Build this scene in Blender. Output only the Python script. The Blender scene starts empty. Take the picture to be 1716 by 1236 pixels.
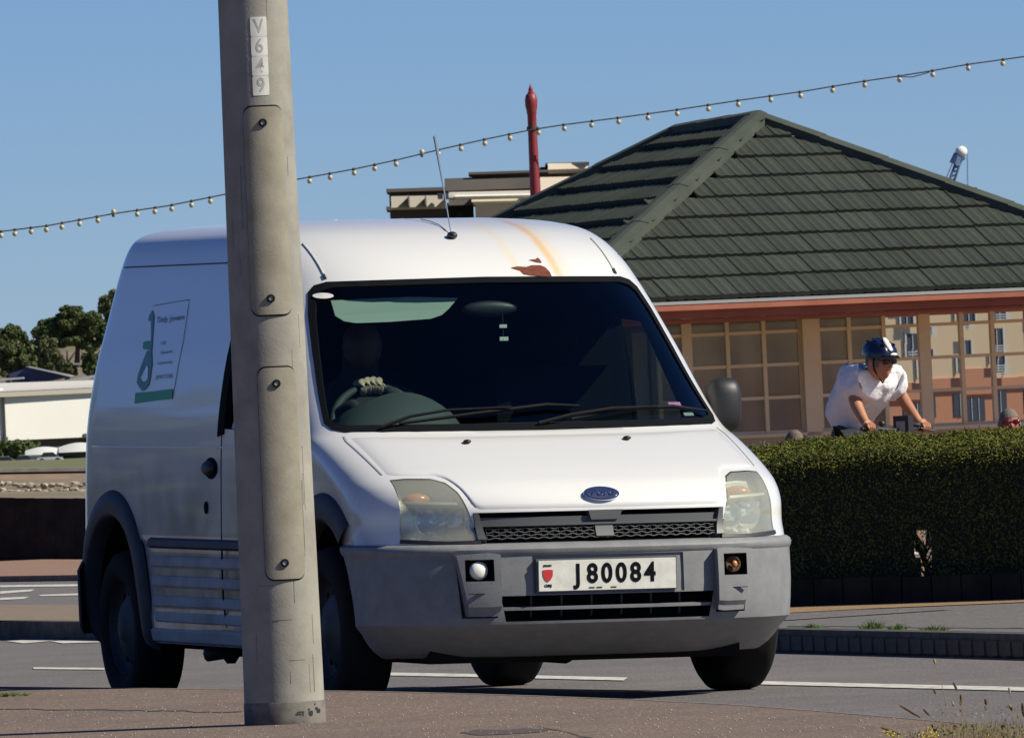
import bpy, bmesh, math, random
import numpy as np
from mathutils import Matrix, Vector, Euler
R = math.radians
random.seed(7); rng = np.random.default_rng(7)
scene = bpy.context.scene
COL = scene.collection

# ------------------------------------------------------------------ camera, world, sun, exposure
FPX, CX, CY, RHO, B0, CAMH = 20000.0, 858.0, 618.0, R(2.6), 120.0, 1.0
cam_d = bpy.data.cameras.new('camera'); cam = bpy.data.objects.new('camera', cam_d); COL.objects.link(cam)
cam_d.sensor_width = 36.0; cam_d.lens = 36.0*FPX/1716.0
cam_d.clip_start = 0.5; cam_d.clip_end = 20000.0
cam.matrix_world = Matrix.Translation((0, 0, CAMH)) @ Matrix.Rotation(R(90)+math.atan(B0/FPX), 4, 'X') @ Matrix.Rotation(-RHO, 4, 'Z')
cam_d.dof.use_dof = True; cam_d.dof.focus_distance = 45.0; cam_d.dof.aperture_fstop = 80.0
scene.camera = cam
SUN_AZ = R(-14.0)      # from +X towards -Y
SUN_EL = R(41.0)
sun_dir = Vector((math.cos(SUN_AZ)*math.cos(SUN_EL), math.sin(SUN_AZ)*math.cos(SUN_EL), math.sin(SUN_EL)))
sd = bpy.data.lights.new('sun', 'SUN'); sd.energy = 4.8; sd.angle = R(0.5); sd.color = (1.0, 0.94, 0.785)
sun = bpy.data.objects.new('sun', sd); COL.objects.link(sun)
sun.rotation_euler = sun_dir.to_track_quat('Z', 'Y').to_euler()
world = bpy.data.worlds.new('World'); scene.world = world; world.use_nodes = True
wn = world.node_tree.nodes; wl = world.node_tree.links
for n in list(wn): wn.remove(n)
sky = wn.new('ShaderNodeTexSky'); sky.sky_type = 'NISHITA'; sky.sun_disc = False
sky.sun_elevation = SUN_EL; sky.sun_rotation = math.pi/2 - SUN_AZ
sky.air_density = 0.8; sky.dust_density = 0.0; sky.ozone_density = 5.0; sky.altitude = 1500
hs = wn.new('ShaderNodeHueSaturation'); hs.inputs['Saturation'].default_value = 1.12; hs.inputs['Value'].default_value = 1.0
gn = wn.new('ShaderNodeVectorMath'); gn.operation = 'MULTIPLY'; gn.inputs[1].default_value = (0.86, 0.965, 1.25)
bg = wn.new('ShaderNodeBackground'); bg.inputs['Strength'].default_value = 0.0535
wo = wn.new('ShaderNodeOutputWorld')
wl.new(sky.outputs[0], hs.inputs['Color']); wl.new(hs.outputs[0], gn.inputs[0]); wl.new(gn.outputs[0], bg.inputs[0]); wl.new(bg.outputs[0], wo.inputs[0])
scene.view_settings.view_transform = 'Standard'; scene.view_settings.look = 'None'
scene.view_settings.gamma = 1.0; scene.view_settings.exposure = 0.38
scene.view_settings.use_curve_mapping = False
scene.render.engine = 'CYCLES'
scene.cycles.max_bounces = 8; scene.cycles.transparent_max_bounces = 12

# ------------------------------------------------------------------ photo-to-world helpers
def ray(px, py):
    u, v = px-CX, CY-py; c, s = math.cos(RHO), math.sin(RHO)
    return (u*c+v*s)/FPX, (-u*s+v*c+B0)/FPX
def at(px, py, Y):
    a, b = ray(px, py); return Vector((a*Y, Y, CAMH+b*Y))
def onz(px, py, z):
    a, b = ray(px, py); Y = (z-CAMH)/b; return Vector((a*Y, Y, z))
def onplane(px, py, P0, n):
    a, b = ray(px, py); d = Vector((a, 1, b)); o = Vector((0, 0, CAMH))
    return o + d*((P0-o).dot(n)/d.dot(n))

# ------------------------------------------------------------------ materials
def lin(c): return tuple(c)+(1,)
def mat(name, col, rough=0.6, metal=0.0, spec=0.5, noise=None, bump=None, coat=0.0, var=None, emis=None):
    """noise=(scale, amount, second colour or None) ; bump=(scale, strength, distance)"""
    m = bpy.data.materials.new(name); m.use_nodes = True
    nt = m.node_tree; p = nt.nodes['Principled BSDF']
    p.inputs['Base Color'].default_value = lin(col); p.inputs['Roughness'].default_value = rough
    p.inputs['Metallic'].default_value = metal; p.inputs['Specular IOR Level'].default_value = spec
    p.inputs['Coat Weight'].default_value = coat; p.inputs['Coat Roughness'].default_value = 0.05
    tc = nt.nodes.new('ShaderNodeTexCoord'); src = None
    if noise:
        sc, amt, c2 = noise
        nz = nt.nodes.new('ShaderNodeTexNoise'); nz.inputs['Scale'].default_value = sc; nz.inputs['Detail'].default_value = 10; nz.inputs['Roughness'].default_value = 0.62
        nt.links.new(tc.outputs['Object'], nz.inputs['Vector'])
        rp = nt.nodes.new('ShaderNodeValToRGB')
        rp.color_ramp.elements[0].position = 0.5-0.5*max(0.08, 1-amt)*0.5; rp.color_ramp.elements[1].position = 0.5+0.5*max(0.08, 1-amt)*0.5
        rp.color_ramp.elements[0].color = lin(col); rp.color_ramp.elements[1].color = lin(c2 or [min(1, x*1.3) for x in col])
        nt.links.new(nz.outputs['Fac'], rp.inputs[0]); src = rp.outputs[0]
    if var:
        oi = nt.nodes.new('ShaderNodeObjectInfo'); mr = nt.nodes.new('ShaderNodeMapRange')
        mr.inputs['To Min'].default_value = 1-var; mr.inputs['To Max'].default_value = 1+var
        nt.links.new(oi.outputs['Random'], mr.inputs[0])
        mx = nt.nodes.new('ShaderNodeVectorMath'); mx.operation = 'SCALE'
        if src: nt.links.new(src, mx.inputs[0])
        else: mx.inputs[0].default_value = col
        nt.links.new(mr.outputs[0], mx.inputs['Scale']); src = mx.outputs[0]
    if src: nt.links.new(src, p.inputs['Base Color'])
    if bump:
        b = nt.nodes.new('ShaderNodeBump'); b.inputs['Strength'].default_value = bump[1]; b.inputs['Distance'].default_value = bump[2]
        n2 = nt.nodes.new('ShaderNodeTexNoise'); n2.inputs['Scale'].default_value = bump[0]; n2.inputs['Detail'].default_value = 5
        nt.links.new(tc.outputs['Object'], n2.inputs['Vector']); nt.links.new(n2.outputs['Fac'], b.inputs['Height'])
        nt.links.new(b.outputs[0], p.inputs['Normal'])
    if emis: p.inputs['Emission Color'].default_value = lin(emis[0]); p.inputs['Emission Strength'].default_value = emis[1]
    return m
def glass(name, tint, gloss=0.1, rough=0.02, body=None, body_w=0.0):
    m = bpy.data.materials.new(name); m.use_nodes = True; nt = m.node_tree
    for n in list(nt.nodes): nt.nodes.remove(n)
    o = nt.nodes.new('ShaderNodeOutputMaterial'); t = nt.nodes.new('ShaderNodeBsdfTransparent'); g = nt.nodes.new('ShaderNodeBsdfGlossy')
    t.inputs[0].default_value = lin(tint); g.inputs['Roughness'].default_value = rough; g.inputs[0].default_value = (1, 1, 1, 1)
    f0 = nt.nodes.new('ShaderNodeLayerWeight'); f0.inputs[0].default_value = 0.5
    f1 = nt.nodes.new('ShaderNodeMath'); f1.operation = 'POWER'; f1.inputs[1].default_value = 5.0; nt.links.new(f0.outputs['Facing'], f1.inputs[0])
    f = nt.nodes.new('ShaderNodeMath'); f.operation = 'MULTIPLY_ADD'; f.inputs[1].default_value = 0.9; f.inputs[2].default_value = 0.035; nt.links.new(f1.outputs[0], f.inputs[0])
    mr = nt.nodes.new('ShaderNodeMath'); mr.operation = 'ADD'; mr.inputs[1].default_value = gloss; mr.use_clamp = True
    mx = nt.nodes.new('ShaderNodeMixShader'); nt.links.new(f.outputs[0], mr.inputs[0]); nt.links.new(mr.outputs[0], mx.inputs[0])
    first = t.outputs[0]
    if body:
        d = nt.nodes.new('ShaderNodeBsdfDiffuse'); d.inputs[0].default_value = lin(body)
        m2 = nt.nodes.new('ShaderNodeMixShader'); m2.inputs[0].default_value = body_w
        nt.links.new(t.outputs[0], m2.inputs[1]); nt.links.new(d.outputs[0], m2.inputs[2]); first = m2.outputs[0]
    nt.links.new(first, mx.inputs[1]); nt.links.new(g.outputs[0], mx.inputs[2]); nt.links.new(mx.outputs[0], o.inputs[0])
    return m
def speckle(name, base, light, dark, scale, rough=0.9, patch=None):
    """asphalt-like: fine light and dark chips plus broad patches"""
    m = bpy.data.materials.new(name); m.use_nodes = True; nt = m.node_tree; p = nt.nodes['Principled BSDF']
    p.inputs['Roughness'].default_value = rough; p.inputs['Specular IOR Level'].default_value = 0.25
    geo = nt.nodes.new('ShaderNodeNewGeometry')
    def nz(s, det=3):
        n = nt.nodes.new('ShaderNodeTexNoise'); n.inputs['Scale'].default_value = s; n.inputs['Detail'].default_value = det
        nt.links.new(geo.outputs['Position'], n.inputs['Vector']); return n.outputs['Fac']
    def mix(f, a, b, lo, hi):
        r = nt.nodes.new('ShaderNodeMapRange'); r.inputs['From Min'].default_value = lo; r.inputs['From Max'].default_value = hi
        nt.links.new(f, r.inputs[0]); x = nt.nodes.new('ShaderNodeMix'); x.data_type = 'RGBA'
        nt.links.new(r.outputs[0], x.inputs[0])
        for s, c in ((6, a), (7, b)):
            if isinstance(c, tuple): x.inputs[s].default_value = lin(c)
            else: nt.links.new(c, x.inputs[s])
        return x.outputs[2]
    c = mix(nz(0.9, 5), base, patch or base, 0.42, 0.62)
    c = mix(nz(scale), c, light, 0.54, 0.74)
    c = mix(nz(scale*1.3), c, dark, 0.54, 0.70)
    c = mix(nz(scale*0.42, 1), c, light, 0.72, 0.75)
    c = mix(nz(7.0, 4), c, tuple(x*0.72 for x in base), 0.55, 0.8)
    nt.links.new(c, p.inputs['Base Color'])
    b = nt.nodes.new('ShaderNodeBump'); b.inputs['Distance'].default_value = 0.006; b.inputs['Strength'].default_value = 0.8
    nt.links.new(nz(scale*0.9), b.inputs['Height']); nt.links.new(b.outputs[0], p.inputs['Normal'])
    return m

M = {}
M['road'] = speckle('road_asphalt', (0.128, 0.116, 0.114), (0.36, 0.33, 0.31), (0.04, 0.037, 0.037), 85, patch=(0.148, 0.134, 0.13))
M['pave_near'] = speckle('pavement_red', (0.165, 0.118, 0.092), (0.42, 0.33, 0.27), (0.055, 0.04, 0.034), 95, patch=(0.135, 0.104, 0.088))
M['pave_far'] = speckle('pavement_grey', (0.135, 0.125, 0.118), (0.26, 0.24, 0.22), (0.07, 0.065, 0.06), 45)
M['tan'] = speckle('tan_gravel', (0.26, 0.17, 0.09), (0.42, 0.29, 0.16), (0.12, 0.08, 0.04), 30)
M['pink'] = speckle('pink_paving', (0.25, 0.155, 0.11), (0.34, 0.23, 0.18), (0.16, 0.1, 0.07), 20)
M['kerb'] = mat('kerb_concrete', (0.058, 0.056, 0.054), 0.9, spec=.15, noise=(9, 0.5, (0.10, 0.096, 0.092)), bump=(90, 0.5, 0.01))
M['line'] = mat('road_paint', (0.62, 0.6, 0.54), 0.8, noise=(14, 0.55, (0.36, 0.34, 0.31)))
M['ground'] = mat('ground_soil', (0.11, 0.1, 0.07), 0.95, noise=(0.6, 0.4, (0.16, 0.14, 0.1)))
M['grass'] = mat('grass', (0.09, 0.105, 0.035), 0.95, noise=(0.05, 0.5, (0.15, 0.14, 0.06)))
M['seawall'] = mat('sea_wall_stone', (0.25, 0.17, 0.115), 0.9, noise=(0.6, 0.5, (0.18, 0.125, 0.09)))
M['coping'] = mat('coping', (0.36, 0.33, 0.27), 0.9, noise=(1.5, 0.5, (0.27, 0.24, 0.2)))
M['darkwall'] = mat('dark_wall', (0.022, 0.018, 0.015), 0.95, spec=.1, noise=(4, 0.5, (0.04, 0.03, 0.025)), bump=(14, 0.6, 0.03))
M['rock'] = mat('rock', (0.42, 0.36, 0.28), 0.9, noise=(1.6, 0.6, (0.26, 0.2, 0.14)), var=0.3)
M['white'] = None
M['rubber'] = mat('black_rubber', (0.010, 0.010, 0.010), 0.85, spec=.2, bump=(60, 0.3, 0.003))
M['black'] = mat('black_plastic', (0.018, 0.018, 0.02), 0.5)
M['cabin_black'] = mat('cabin_dark', (0.008, 0.009, 0.011), 0.9, spec=.1)  # near-black for the cabin lining, seats and bulkhead
M['dash'] = mat('dashboard_plastic', (0.045, 0.056, 0.054), 0.7)
M['visor'] = mat('visor_fabric', (0.34, 0.40, 0.34), 0.9)
M['grey'] = mat('bumper_plastic', (0.18, 0.182, 0.187), 0.55, spec=.35, noise=(16, 0.45, (0.215, 0.217, 0.222)), bump=(160, 0.35, 0.002))
M['dgrey'] = mat('arch_plastic', (0.032, 0.034, 0.042), 0.55, spec=.3, noise=(6, 0.5, (0.045, 0.048, 0.056)))
M['mgrey'] = mat('grille_plastic', (0.085, 0.088, 0.09), 0.5)
M['chrome'] = mat('chrome', (0.72, 0.74, 0.76), 0.14, metal=1.0)
M['refl'] = mat('lamp_reflector', (0.74, 0.75, 0.70), 0.3, metal=0.25, bump=(20, 0.4, 0.02))
M['reflw'] = mat('lamp_housing', (0.62, 0.63, 0.56), 0.35, metal=.3)
M['steel'] = mat('wheel_steel', (0.045, 0.045, 0.048), 0.6, metal=0.3)
M['lens'] = glass('lamp_lens', (0.93, 0.95, 0.93), 0.05, 0.05, (0.82, 0.80, 0.64), 0.16)
M['wsglass'] = glass('windscreen_glass', (0.60, 0.72, 0.70), 0.0, 0.01)
M['glass'] = glass('side_glass', (0.5, 0.6, 0.58), 0.02, 0.01)
M['amber'] = mat('amber_lamp', (0.55, 0.22, 0.09), 0.25, coat=0.5)
M['platew'] = mat('plate_white', (0.78, 0.76, 0.68), 0.45, noise=(22, 0.5, (0.66, 0.64, 0.56)))
M['ink'] = mat('black_ink', (0.007, 0.008, 0.010), 0.8, spec=.05)
M['red'] = mat('red_paint', (0.55, 0.03, 0.03), 0.5)
M['rust'] = mat('rust', (0.17, 0.038, 0.016), 0.9, noise=(40, 0.6, (0.1, 0.026, 0.012)))
M['blue'] = mat('badge_blue', (0.02, 0.028, 0.09), 0.3, coat=0.3)
M['decalg'] = mat('decal_green', (0.05, 0.36, 0.17), 0.5)
M['decalt'] = mat('decal_teal', (0.09, 0.27, 0.27), 0.5)
M['decalk'] = mat('decal_text', (0.13, 0.22, 0.26), 0.5)
M['stickw'] = mat('sticker_white', (0.8, 0.79, 0.72), 0.5)
M['stickg'] = mat('sticker_grey', (0.36, 0.37, 0.36), 0.6)
M['pink_st'] = mat('sticker_pink', (0.75, 0.25, 0.5), 0.5)
M['pole'] = mat('pole_metal', (0.245, 0.232, 0.197), 0.85, spec=0.15, noise=(7, 0.35, (0.335, 0.32, 0.275)), bump=(120, 0.25, 0.003))
M['pole2'] = mat('pole_base', (0.10, 0.09, 0.08), 0.85, noise=(12, 0.7, (0.17, 0.155, 0.13)))
M['door'] = mat('pole_door', (0.25, 0.228, 0.175), 0.85, spec=0.15, noise=(9, 0.35, (0.335, 0.305, 0.24)), bump=(150, 0.3, 0.002))
M['gap'] = mat('dark_gap', (0.012, 0.011, 0.010), 0.9, spec=.1)
M['tile'] = mat('roof_tile', (0.030, 0.038, 0.030), 0.8, spec=.25, noise=(3, 0.5, (0.042, 0.051, 0.041)), var=0.18, bump=(60, 0.3, 0.004))
M['hip'] = mat('ridge_cap', (0.05, 0.06, 0.048), 0.8, spec=.3, noise=(3, 0.5, (0.064, 0.075, 0.06)))
M['fascia'] = mat('fascia_red', (0.36, 0.115, 0.065), 0.7, noise=(2, 0.5, (0.3, 0.09, 0.05)))
M['gutter'] = mat('gutter_grey', (0.3, 0.31, 0.31), 0.5)
M['frame'] = mat('window_frame_cream', (0.80, 0.70, 0.42), 0.6, noise=(3, 0.6, (0.84, 0.75, 0.48)))
M['panel'] = mat('panel_cream', (0.5, 0.43, 0.28), 0.7)
M['curtain'] = mat('net_curtain', (0.5, 0.48, 0.38), 0.95)
M['pane'] = glass('shelter_pane', (0.7, 0.72, 0.68), 0.04, 0.02, (0.55, 0.53, 0.42), 0.30)
M['mirror'] = mat('reflective_pane', (0.88, 0.88, 0.88), 0.0, metal=1.0)
M['postred'] = mat('post_red', (0.22, 0.024, 0.026), 0.5)
M['bulb'] = mat('bulb_cream', (0.50, 0.46, 0.30), 0.35)
M['cable'] = mat('cable', (0.06, 0.055, 0.05), 0.8)
M['cream'] = mat('render_cream', (0.58, 0.5, 0.4), 0.9, noise=(0.1, 0.4, (0.54, 0.46, 0.37)))
M['beige'] = mat('render_beige', (0.36, 0.33, 0.28), 0.9)
M['slab'] = mat('slab_brown', (0.07, 0.058, 0.05), 0.9)
M['slate'] = mat('slate', (0.085, 0.075, 0.07), 0.9, noise=(0.3, 0.4, (0.1, 0.088, 0.08)))
M['dwin'] = mat('dark_window', (0.03, 0.035, 0.04), 0.3)
M['whwall'] = mat('warehouse_white', (0.66, 0.645, 0.60), 0.7, noise=(0.15, 0.4, (0.63, 0.615, 0.57)))
M['whroof'] = mat('warehouse_roof', (0.5, 0.48, 0.45), 0.6)
M['navy'] = mat('navy_roof', (0.05, 0.055, 0.14), 0.6)
M['leafd'] = mat('foliage_dark', (0.065, 0.092, 0.032), 0.9, spec=.1, noise=(0.35, 0.5, (0.11, 0.135, 0.055)))
M['leafo'] = mat('foliage_olive', (0.09, 0.108, 0.045), 0.9, spec=.1, noise=(0.35, 0.5, (0.14, 0.15, 0.07)))
M['hleaf'] = mat('hedge_leaf', (0.072, 0.09, 0.016), 0.8, spec=.1, noise=(9, 0.6, (0.15, 0.15, 0.035)))
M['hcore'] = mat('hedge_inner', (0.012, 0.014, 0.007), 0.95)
M['bark'] = mat('bark', (0.06, 0.045, 0.032), 0.9)
M['hill'] = mat('hill_earth', (0.21, 0.15, 0.11), 0.95, noise=(0.12, 0.6, (0.15, 0.13, 0.07)))
M['skin'] = mat('skin', (0.38, 0.165, 0.085), 0.55, noise=(30, 0.4, (0.44, 0.20, 0.11)))
M['skinr'] = mat('skin_sunburnt', (0.34, 0.12, 0.08), 0.55)
M['shirt'] = mat('white_shirt', (0.74, 0.74, 0.76), 0.85, bump=(11, 0.9, 0.03))
M['shirtd'] = mat('dark_shirt', (0.03, 0.03, 0.035), 0.9)
M['shorts'] = mat('black_shorts', (0.010, 0.012, 0.018), 0.85)
M['helm'] = mat('helmet_blue', (0.007, 0.012, 0.05), 0.3, coat=0.4)
M['hair'] = mat('hair_grey', (0.15, 0.125, 0.105), 0.9)
M['hairb'] = mat('hair_brown', (0.11, 0.075, 0.055), 0.9, noise=(60, 0.6, (0.17, 0.13, 0.1)))
M['shades'] = mat('sunglass', (0.008, 0.007, 0.007), 0.12)
M['shadesr'] = mat('sunglass_red', (0.12, 0.015, 0.015), 0.15, metal=0.4)
M['yellow'] = mat('flower_yellow', (0.62, 0.47, 0.03), 0.8)
M['stalk'] = mat('dry_stalk', (0.3, 0.225, 0.12), 0.9)
M['seed'] = mat('seed_head', (0.12, 0.065, 0.035), 0.95)
M['weed'] = mat('weed_green', (0.10, 0.13, 0.035), 0.85)
M['wgrass'] = mat('tuft_green', (0.07, 0.12, 0.02), 0.8)
M['hotel'] = mat('hotel_cream', (0.75, 0.58, 0.36), 0.9)
M['terra'] = mat('hotel_terracotta', (0.6, 0.26, 0.14), 0.9)
M['hglass'] = mat('hotel_glass', (0.03, 0.04, 0.06), 0.6)
M['railw'] = mat('white_rail', (0.7, 0.7, 0.68), 0.5)
M['crane'] = mat('crane_blue', (0.10, 0.16, 0.28), 0.6)
M['cloth'] = mat('boat_cover', (0.62, 0.62, 0.6), 0.8)
M['carw'] = mat('car_white', (0.7, 0.7, 0.7), 0.3)

# van paint: road film low down, deepened to imitate the shaded side, rust runs on the roof front
def van_paint():
    m = bpy.data.materials.new('van_paint_white'); m.use_nodes = True; nt = m.node_tree; p = nt.nodes['Principled BSDF']
    p.inputs['Roughness'].default_value = 0.28; p.inputs['Coat Weight'].default_value = 0.6; p.inputs['Coat Roughness'].default_value = 0.04
    tc = nt.nodes.new('ShaderNodeTexCoord'); sep = nt.nodes.new('ShaderNodeSeparateXYZ'); nt.links.new(tc.outputs['Object'], sep.inputs[0])
    def math_(op, a, b=None, clamp=False):
        n = nt.nodes.new('ShaderNodeMath'); n.operation = op; n.use_clamp = clamp
        for i, v in enumerate((a, b)):
            if v is None: continue
            if isinstance(v, (int, float)): n.inputs[i].default_value = v
            else: nt.links.new(v, n.inputs[i])
        return n.outputs[0]
    def mrange(v, a, b, c=0, d=1):
        n = nt.nodes.new('ShaderNodeMapRange'); n.interpolation_type = 'SMOOTHSTEP'
        n.inputs['From Min'].default_value = a; n.inputs['From Max'].default_value = b; n.inputs['To Min'].default_value = c; n.inputs['To Max'].default_value = d
        nt.links.new(v, n.inputs[0]); return n.outputs[0]
    nz = nt.nodes.new('ShaderNodeTexNoise'); nz.inputs['Scale'].default_value = 5; nz.inputs['Detail'].default_value = 8; nt.links.new(tc.outputs['Object'], nz.inputs['Vector'])
    def mixc(f, a, b):
        x = nt.nodes.new('ShaderNodeMix'); x.data_type = 'RGBA'; nt.links.new(f, x.inputs[0])
        for s, c in ((6, a), (7, b)):
            if isinstance(c, tuple): x.inputs[s].default_value = lin(c)
            else: nt.links.new(c, x.inputs[s])
        return x.outputs[2]
    X, Y, Z = sep.outputs
    side = mrange(math_('ABSOLUTE', X), 0.78, 0.86)
    dirt_shade = math_('MULTIPLY', mrange(Z, 1.15, 0.5), mrange(nz.outputs['Fac'], 0.3, 0.75, 0.35, 1.0), True)
    dirt_shade = math_('MULTIPLY', dirt_shade, side)
    c = mixc(dirt_shade, (0.70, 0.695, 0.675), (0.15, 0.125, 0.105))
    def streak(x0, w, amt, col, c, ylo=0.55, yhi=1.35):
        wob = math_('MULTIPLY', math_('SUBTRACT', nz.outputs['Fac'], 0.5), 0.03)
        d = math_('ABSOLUTE', math_('SUBTRACT', math_('ADD', X, wob), x0))
        f = math_('MULTIPLY', mrange(d, w, 0.0), mrange(Z, 1.60, 1.68))
        f = math_('MULTIPLY', f, math_('MULTIPLY', mrange(nz.outputs['Fac'], 0.25, 0.6, 0.55, 1.0), amt))
        return mixc(f, c, col)
    c = streak(0.315, 0.030, 0.8, (0.74, 0.43, 0.13), c)
    c = streak(0.335, 0.07, 0.35, (0.8, 0.58, 0.3), c)
    c = streak(0.155, 0.035, 0.4, (0.8, 0.62, 0.36), c)
    nt.links.new(c, p.inputs['Base Color'])
    return m
M['white'] = van_paint()

# ------------------------------------------------------------------ object helpers
def mesh_from(name, V, F, smooth=False, angle=None):
    me = bpy.data.meshes.new(name); me.from_pydata([tuple(v) for v in V], [], F); me.update()
    if smooth: me.polygons.foreach_set('use_smooth', [True]*len(me.polygons))
    if smooth and angle: me.set_sharp_from_angle(angle=R(angle))
    return me
def obj(name, me, m=None, parent=None, basis=None):
    o = bpy.data.objects.new(name, me); COL.objects.link(o)
    if m is not None and me is not None:
        me.materials.clear(); me.materials.append(m)
    if parent is not None: o.parent = parent
    if basis is not None: o.matrix_basis = basis
    return o
def tag(o, label=None, cat=None, group=None, kind=None):
    if label: o['label'] = label
    if cat: o['category'] = cat
    if group: o['group'] = group
    if kind: o['kind'] = kind
    return o
def empty(name, loc, label, cat, group=None, rz=0):
    o = bpy.data.objects.new(name, None); COL.objects.link(o); o.location = loc; o.rotation_euler = (0, 0, rz)
    o.empty_display_size = 0.2
    return tag(o, label, cat, group)
class MB:
    def __init__(s): s.V = []; s.F = []
    def add(s, V, F):
        n = len(s.V); s.V += [Vector(v) for v in V]; s.F += [tuple(i+n for i in f) for f in F]; return s
    def box(s, a, b, mtx=None):
        (x0, y0, z0), (x1, y1, z1) = a, b
        V = [Vector(v) for v in ((x0,y0,z0),(x1,y0,z0),(x1,y1,z0),(x0,y1,z0),(x0,y0,z1),(x1,y0,z1),(x1,y1,z1),(x0,y1,z1))]
        if mtx: V = [mtx @ v for v in V]
        return s.add(V, [(0,3,2,1),(4,5,6,7),(0,1,5,4),(1,2,6,5),(2,3,7,6),(3,0,4,7)])
    def prism(s, pts, z0, z1):
        n = len(pts); V = [(p[0], p[1], z0) for p in pts]+[(p[0], p[1], z1) for p in pts]
        return s.add(V, [tuple(range(n-1, -1, -1)), tuple(range(n, 2*n))]+[(i, (i+1) % n, n+(i+1) % n, n+i) for i in range(n)])
    def tube(s, pts, rad, n=8, cap=True):
        pts = [Vector(p) for p in pts]; rad = rad if isinstance(rad, (list, tuple)) else [rad]*len(pts)
        V = []; F = []
        up = Vector((0, 0, 1))
        for i, p in enumerate(pts):
            d = (pts[min(i+1, len(pts)-1)]-pts[max(i-1, 0)]).normalized()
            u = d.cross(up if abs(d.z) < 0.95 else Vector((0, 1, 0))).normalized(); w = u.cross(d)
            for k in range(n):
                a = 2*math.pi*k/n; V.append(p+(u*math.cos(a)+w*math.sin(a))*rad[i])
        for i in range(len(pts)-1):
            for k in range(n): F.append((i*n+k, i*n+(k+1) % n, (i+1)*n+(k+1) % n, (i+1)*n+k))
        if cap: F += [tuple(range(n-1, -1, -1)), tuple((len(pts)-1)*n+k for k in range(n))]
        return s.add(V, F)
    def lathe(s, prof, n=24, mtx=None, cap=True):
        V = []; F = []
        for r, z in prof:
            for k in range(n):
                a = 2*math.pi*k/n; v = Vector((r*math.cos(a), r*math.sin(a), z)); V.append(mtx @ v if mtx else v)
        for i in range(len(prof)-1):
            for k in range(n): F.append((i*n+k, i*n+(k+1) % n, (i+1)*n+(k+1) % n, (i+1)*n+k))
        if cap: F += [tuple(range(n-1, -1, -1)), tuple((len(prof)-1)*n+k for k in range(n))]
        return s.add(V, F)
    def ell(s, c, r, nu=12, nv=8, mtx=None):
        V = []; F = []
        for j in range(nv+1):
            t = math.pi*j/nv
            for i in range(nu):
                a = 2*math.pi*i/nu; v = Vector((r[0]*math.sin(t)*math.cos(a), r[1]*math.sin(t)*math.sin(a), r[2]*math.cos(t)))
                V.append((mtx @ v if mtx else v)+Vector(c))
        for j in range(nv):
            for i in range(nu): F.append((j*nu+i, (j+1)*nu+i, (j+1)*nu+(i+1) % nu, j*nu+(i+1) % nu))
        return s.add(V, F)
    def mesh(s, name, smooth=False, angle=None): 
        me = mesh_from(name, s.V, s.F, smooth, angle); return me
    def build(s, name, m, parent=None, smooth=False, angle=40, basis=None):
        return obj(name, s.mesh(name, smooth, angle), m, parent, basis)
def sheet(name, pts, m, thick=None, **kw):
    """polygon on the ground; thick -> solid slab down by thick"""
    if thick:
        mb = MB(); mb.prism([(p[0], p[1]) for p in pts], pts[0][2]-thick, pts[0][2]); return mb.build(name, m, **kw)
    return obj(name, mesh_from(name, pts, [tuple(range(len(pts)))]), m, **kw)
def bool_apply(o, cutter_mb, cm, op='DIFFERENCE'):
    c = obj('cutter', cutter_mb.mesh('cutter'), cm, o.parent, o.matrix_basis.copy())
    bm = bmesh.new(); bm.from_mesh(c.data); bmesh.ops.recalc_face_normals(bm, faces=bm.faces); bm.to_mesh(c.data); bm.free()
    md = o.modifiers.new('b', 'BOOLEAN'); md.operation = op; md.object = c; md.solver = 'EXACT'; md.material_mode = 'TRANSFER'
    bpy.context.view_layer.update()
    dg = bpy.context.evaluated_depsgraph_get()
    me = bpy.data.meshes.new_from_object(o.evaluated_get(dg))
    o.modifiers.clear(); old = o.data; o.data = me; bpy.data.meshes.remove(old)
    cd = c.data; bpy.data.objects.remove(c); bpy.data.meshes.remove(cd)
def fixn(o):
    bm = bmesh.new(); bm.from_mesh(o.data); bmesh.ops.recalc_face_normals(bm, faces=bm.faces); bm.to_mesh(o.data); bm.free()
def text_mesh(name, s, size, extrude=0.001, offset=0.0, shear=0.0, sx=1.0):
    cu = bpy.data.curves.new('t', 'FONT'); cu.body = s; cu.size = size; cu.extrude = extrude; cu.offset = offset; cu.shear = shear
    cu.align_x = 'CENTER'; cu.align_y = 'CENTER'
    o = bpy.data.objects.new('t', cu); COL.objects.link(o); bpy.context.view_layer.update()
    me = bpy.data.meshes.new_from_object(o.evaluated_get(bpy.context.evaluated_depsgraph_get())); me.name = name
    bpy.data.objects.remove(o); bpy.data.curves.remove(cu)
    if sx != 1: me.transform(Matrix.Diagonal((sx, 1, 1, 1)))
    return me
def skin_mesh(V, E, rad, sub=2, root=0):
    me = bpy.data.meshes.new('sk'); me.from_pydata(V, E, []); me.update()
    o = bpy.data.objects.new('sk', me); COL.objects.link(o)
    md = o.modifiers.new('s', 'SKIN'); md.use_smooth_shade = True
    for i, sv in enumerate(me.skin_vertices[0].data):
        r = rad[i]; sv.radius = (r, r) if not isinstance(r, tuple) else r; sv.use_root = (i == root)
    sm = o.modifiers.new('u', 'SUBSURF'); sm.levels = sub; sm.render_levels = sub
    bpy.context.view_layer.update()
    out = bpy.data.meshes.new_from_object(o.evaluated_get(bpy.context.evaluated_depsgraph_get()))
    bpy.data.objects.remove(o); bpy.data.meshes.remove(me)
    out.polygons.foreach_set('use_smooth', [True]*len(out.polygons))
    return out
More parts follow.
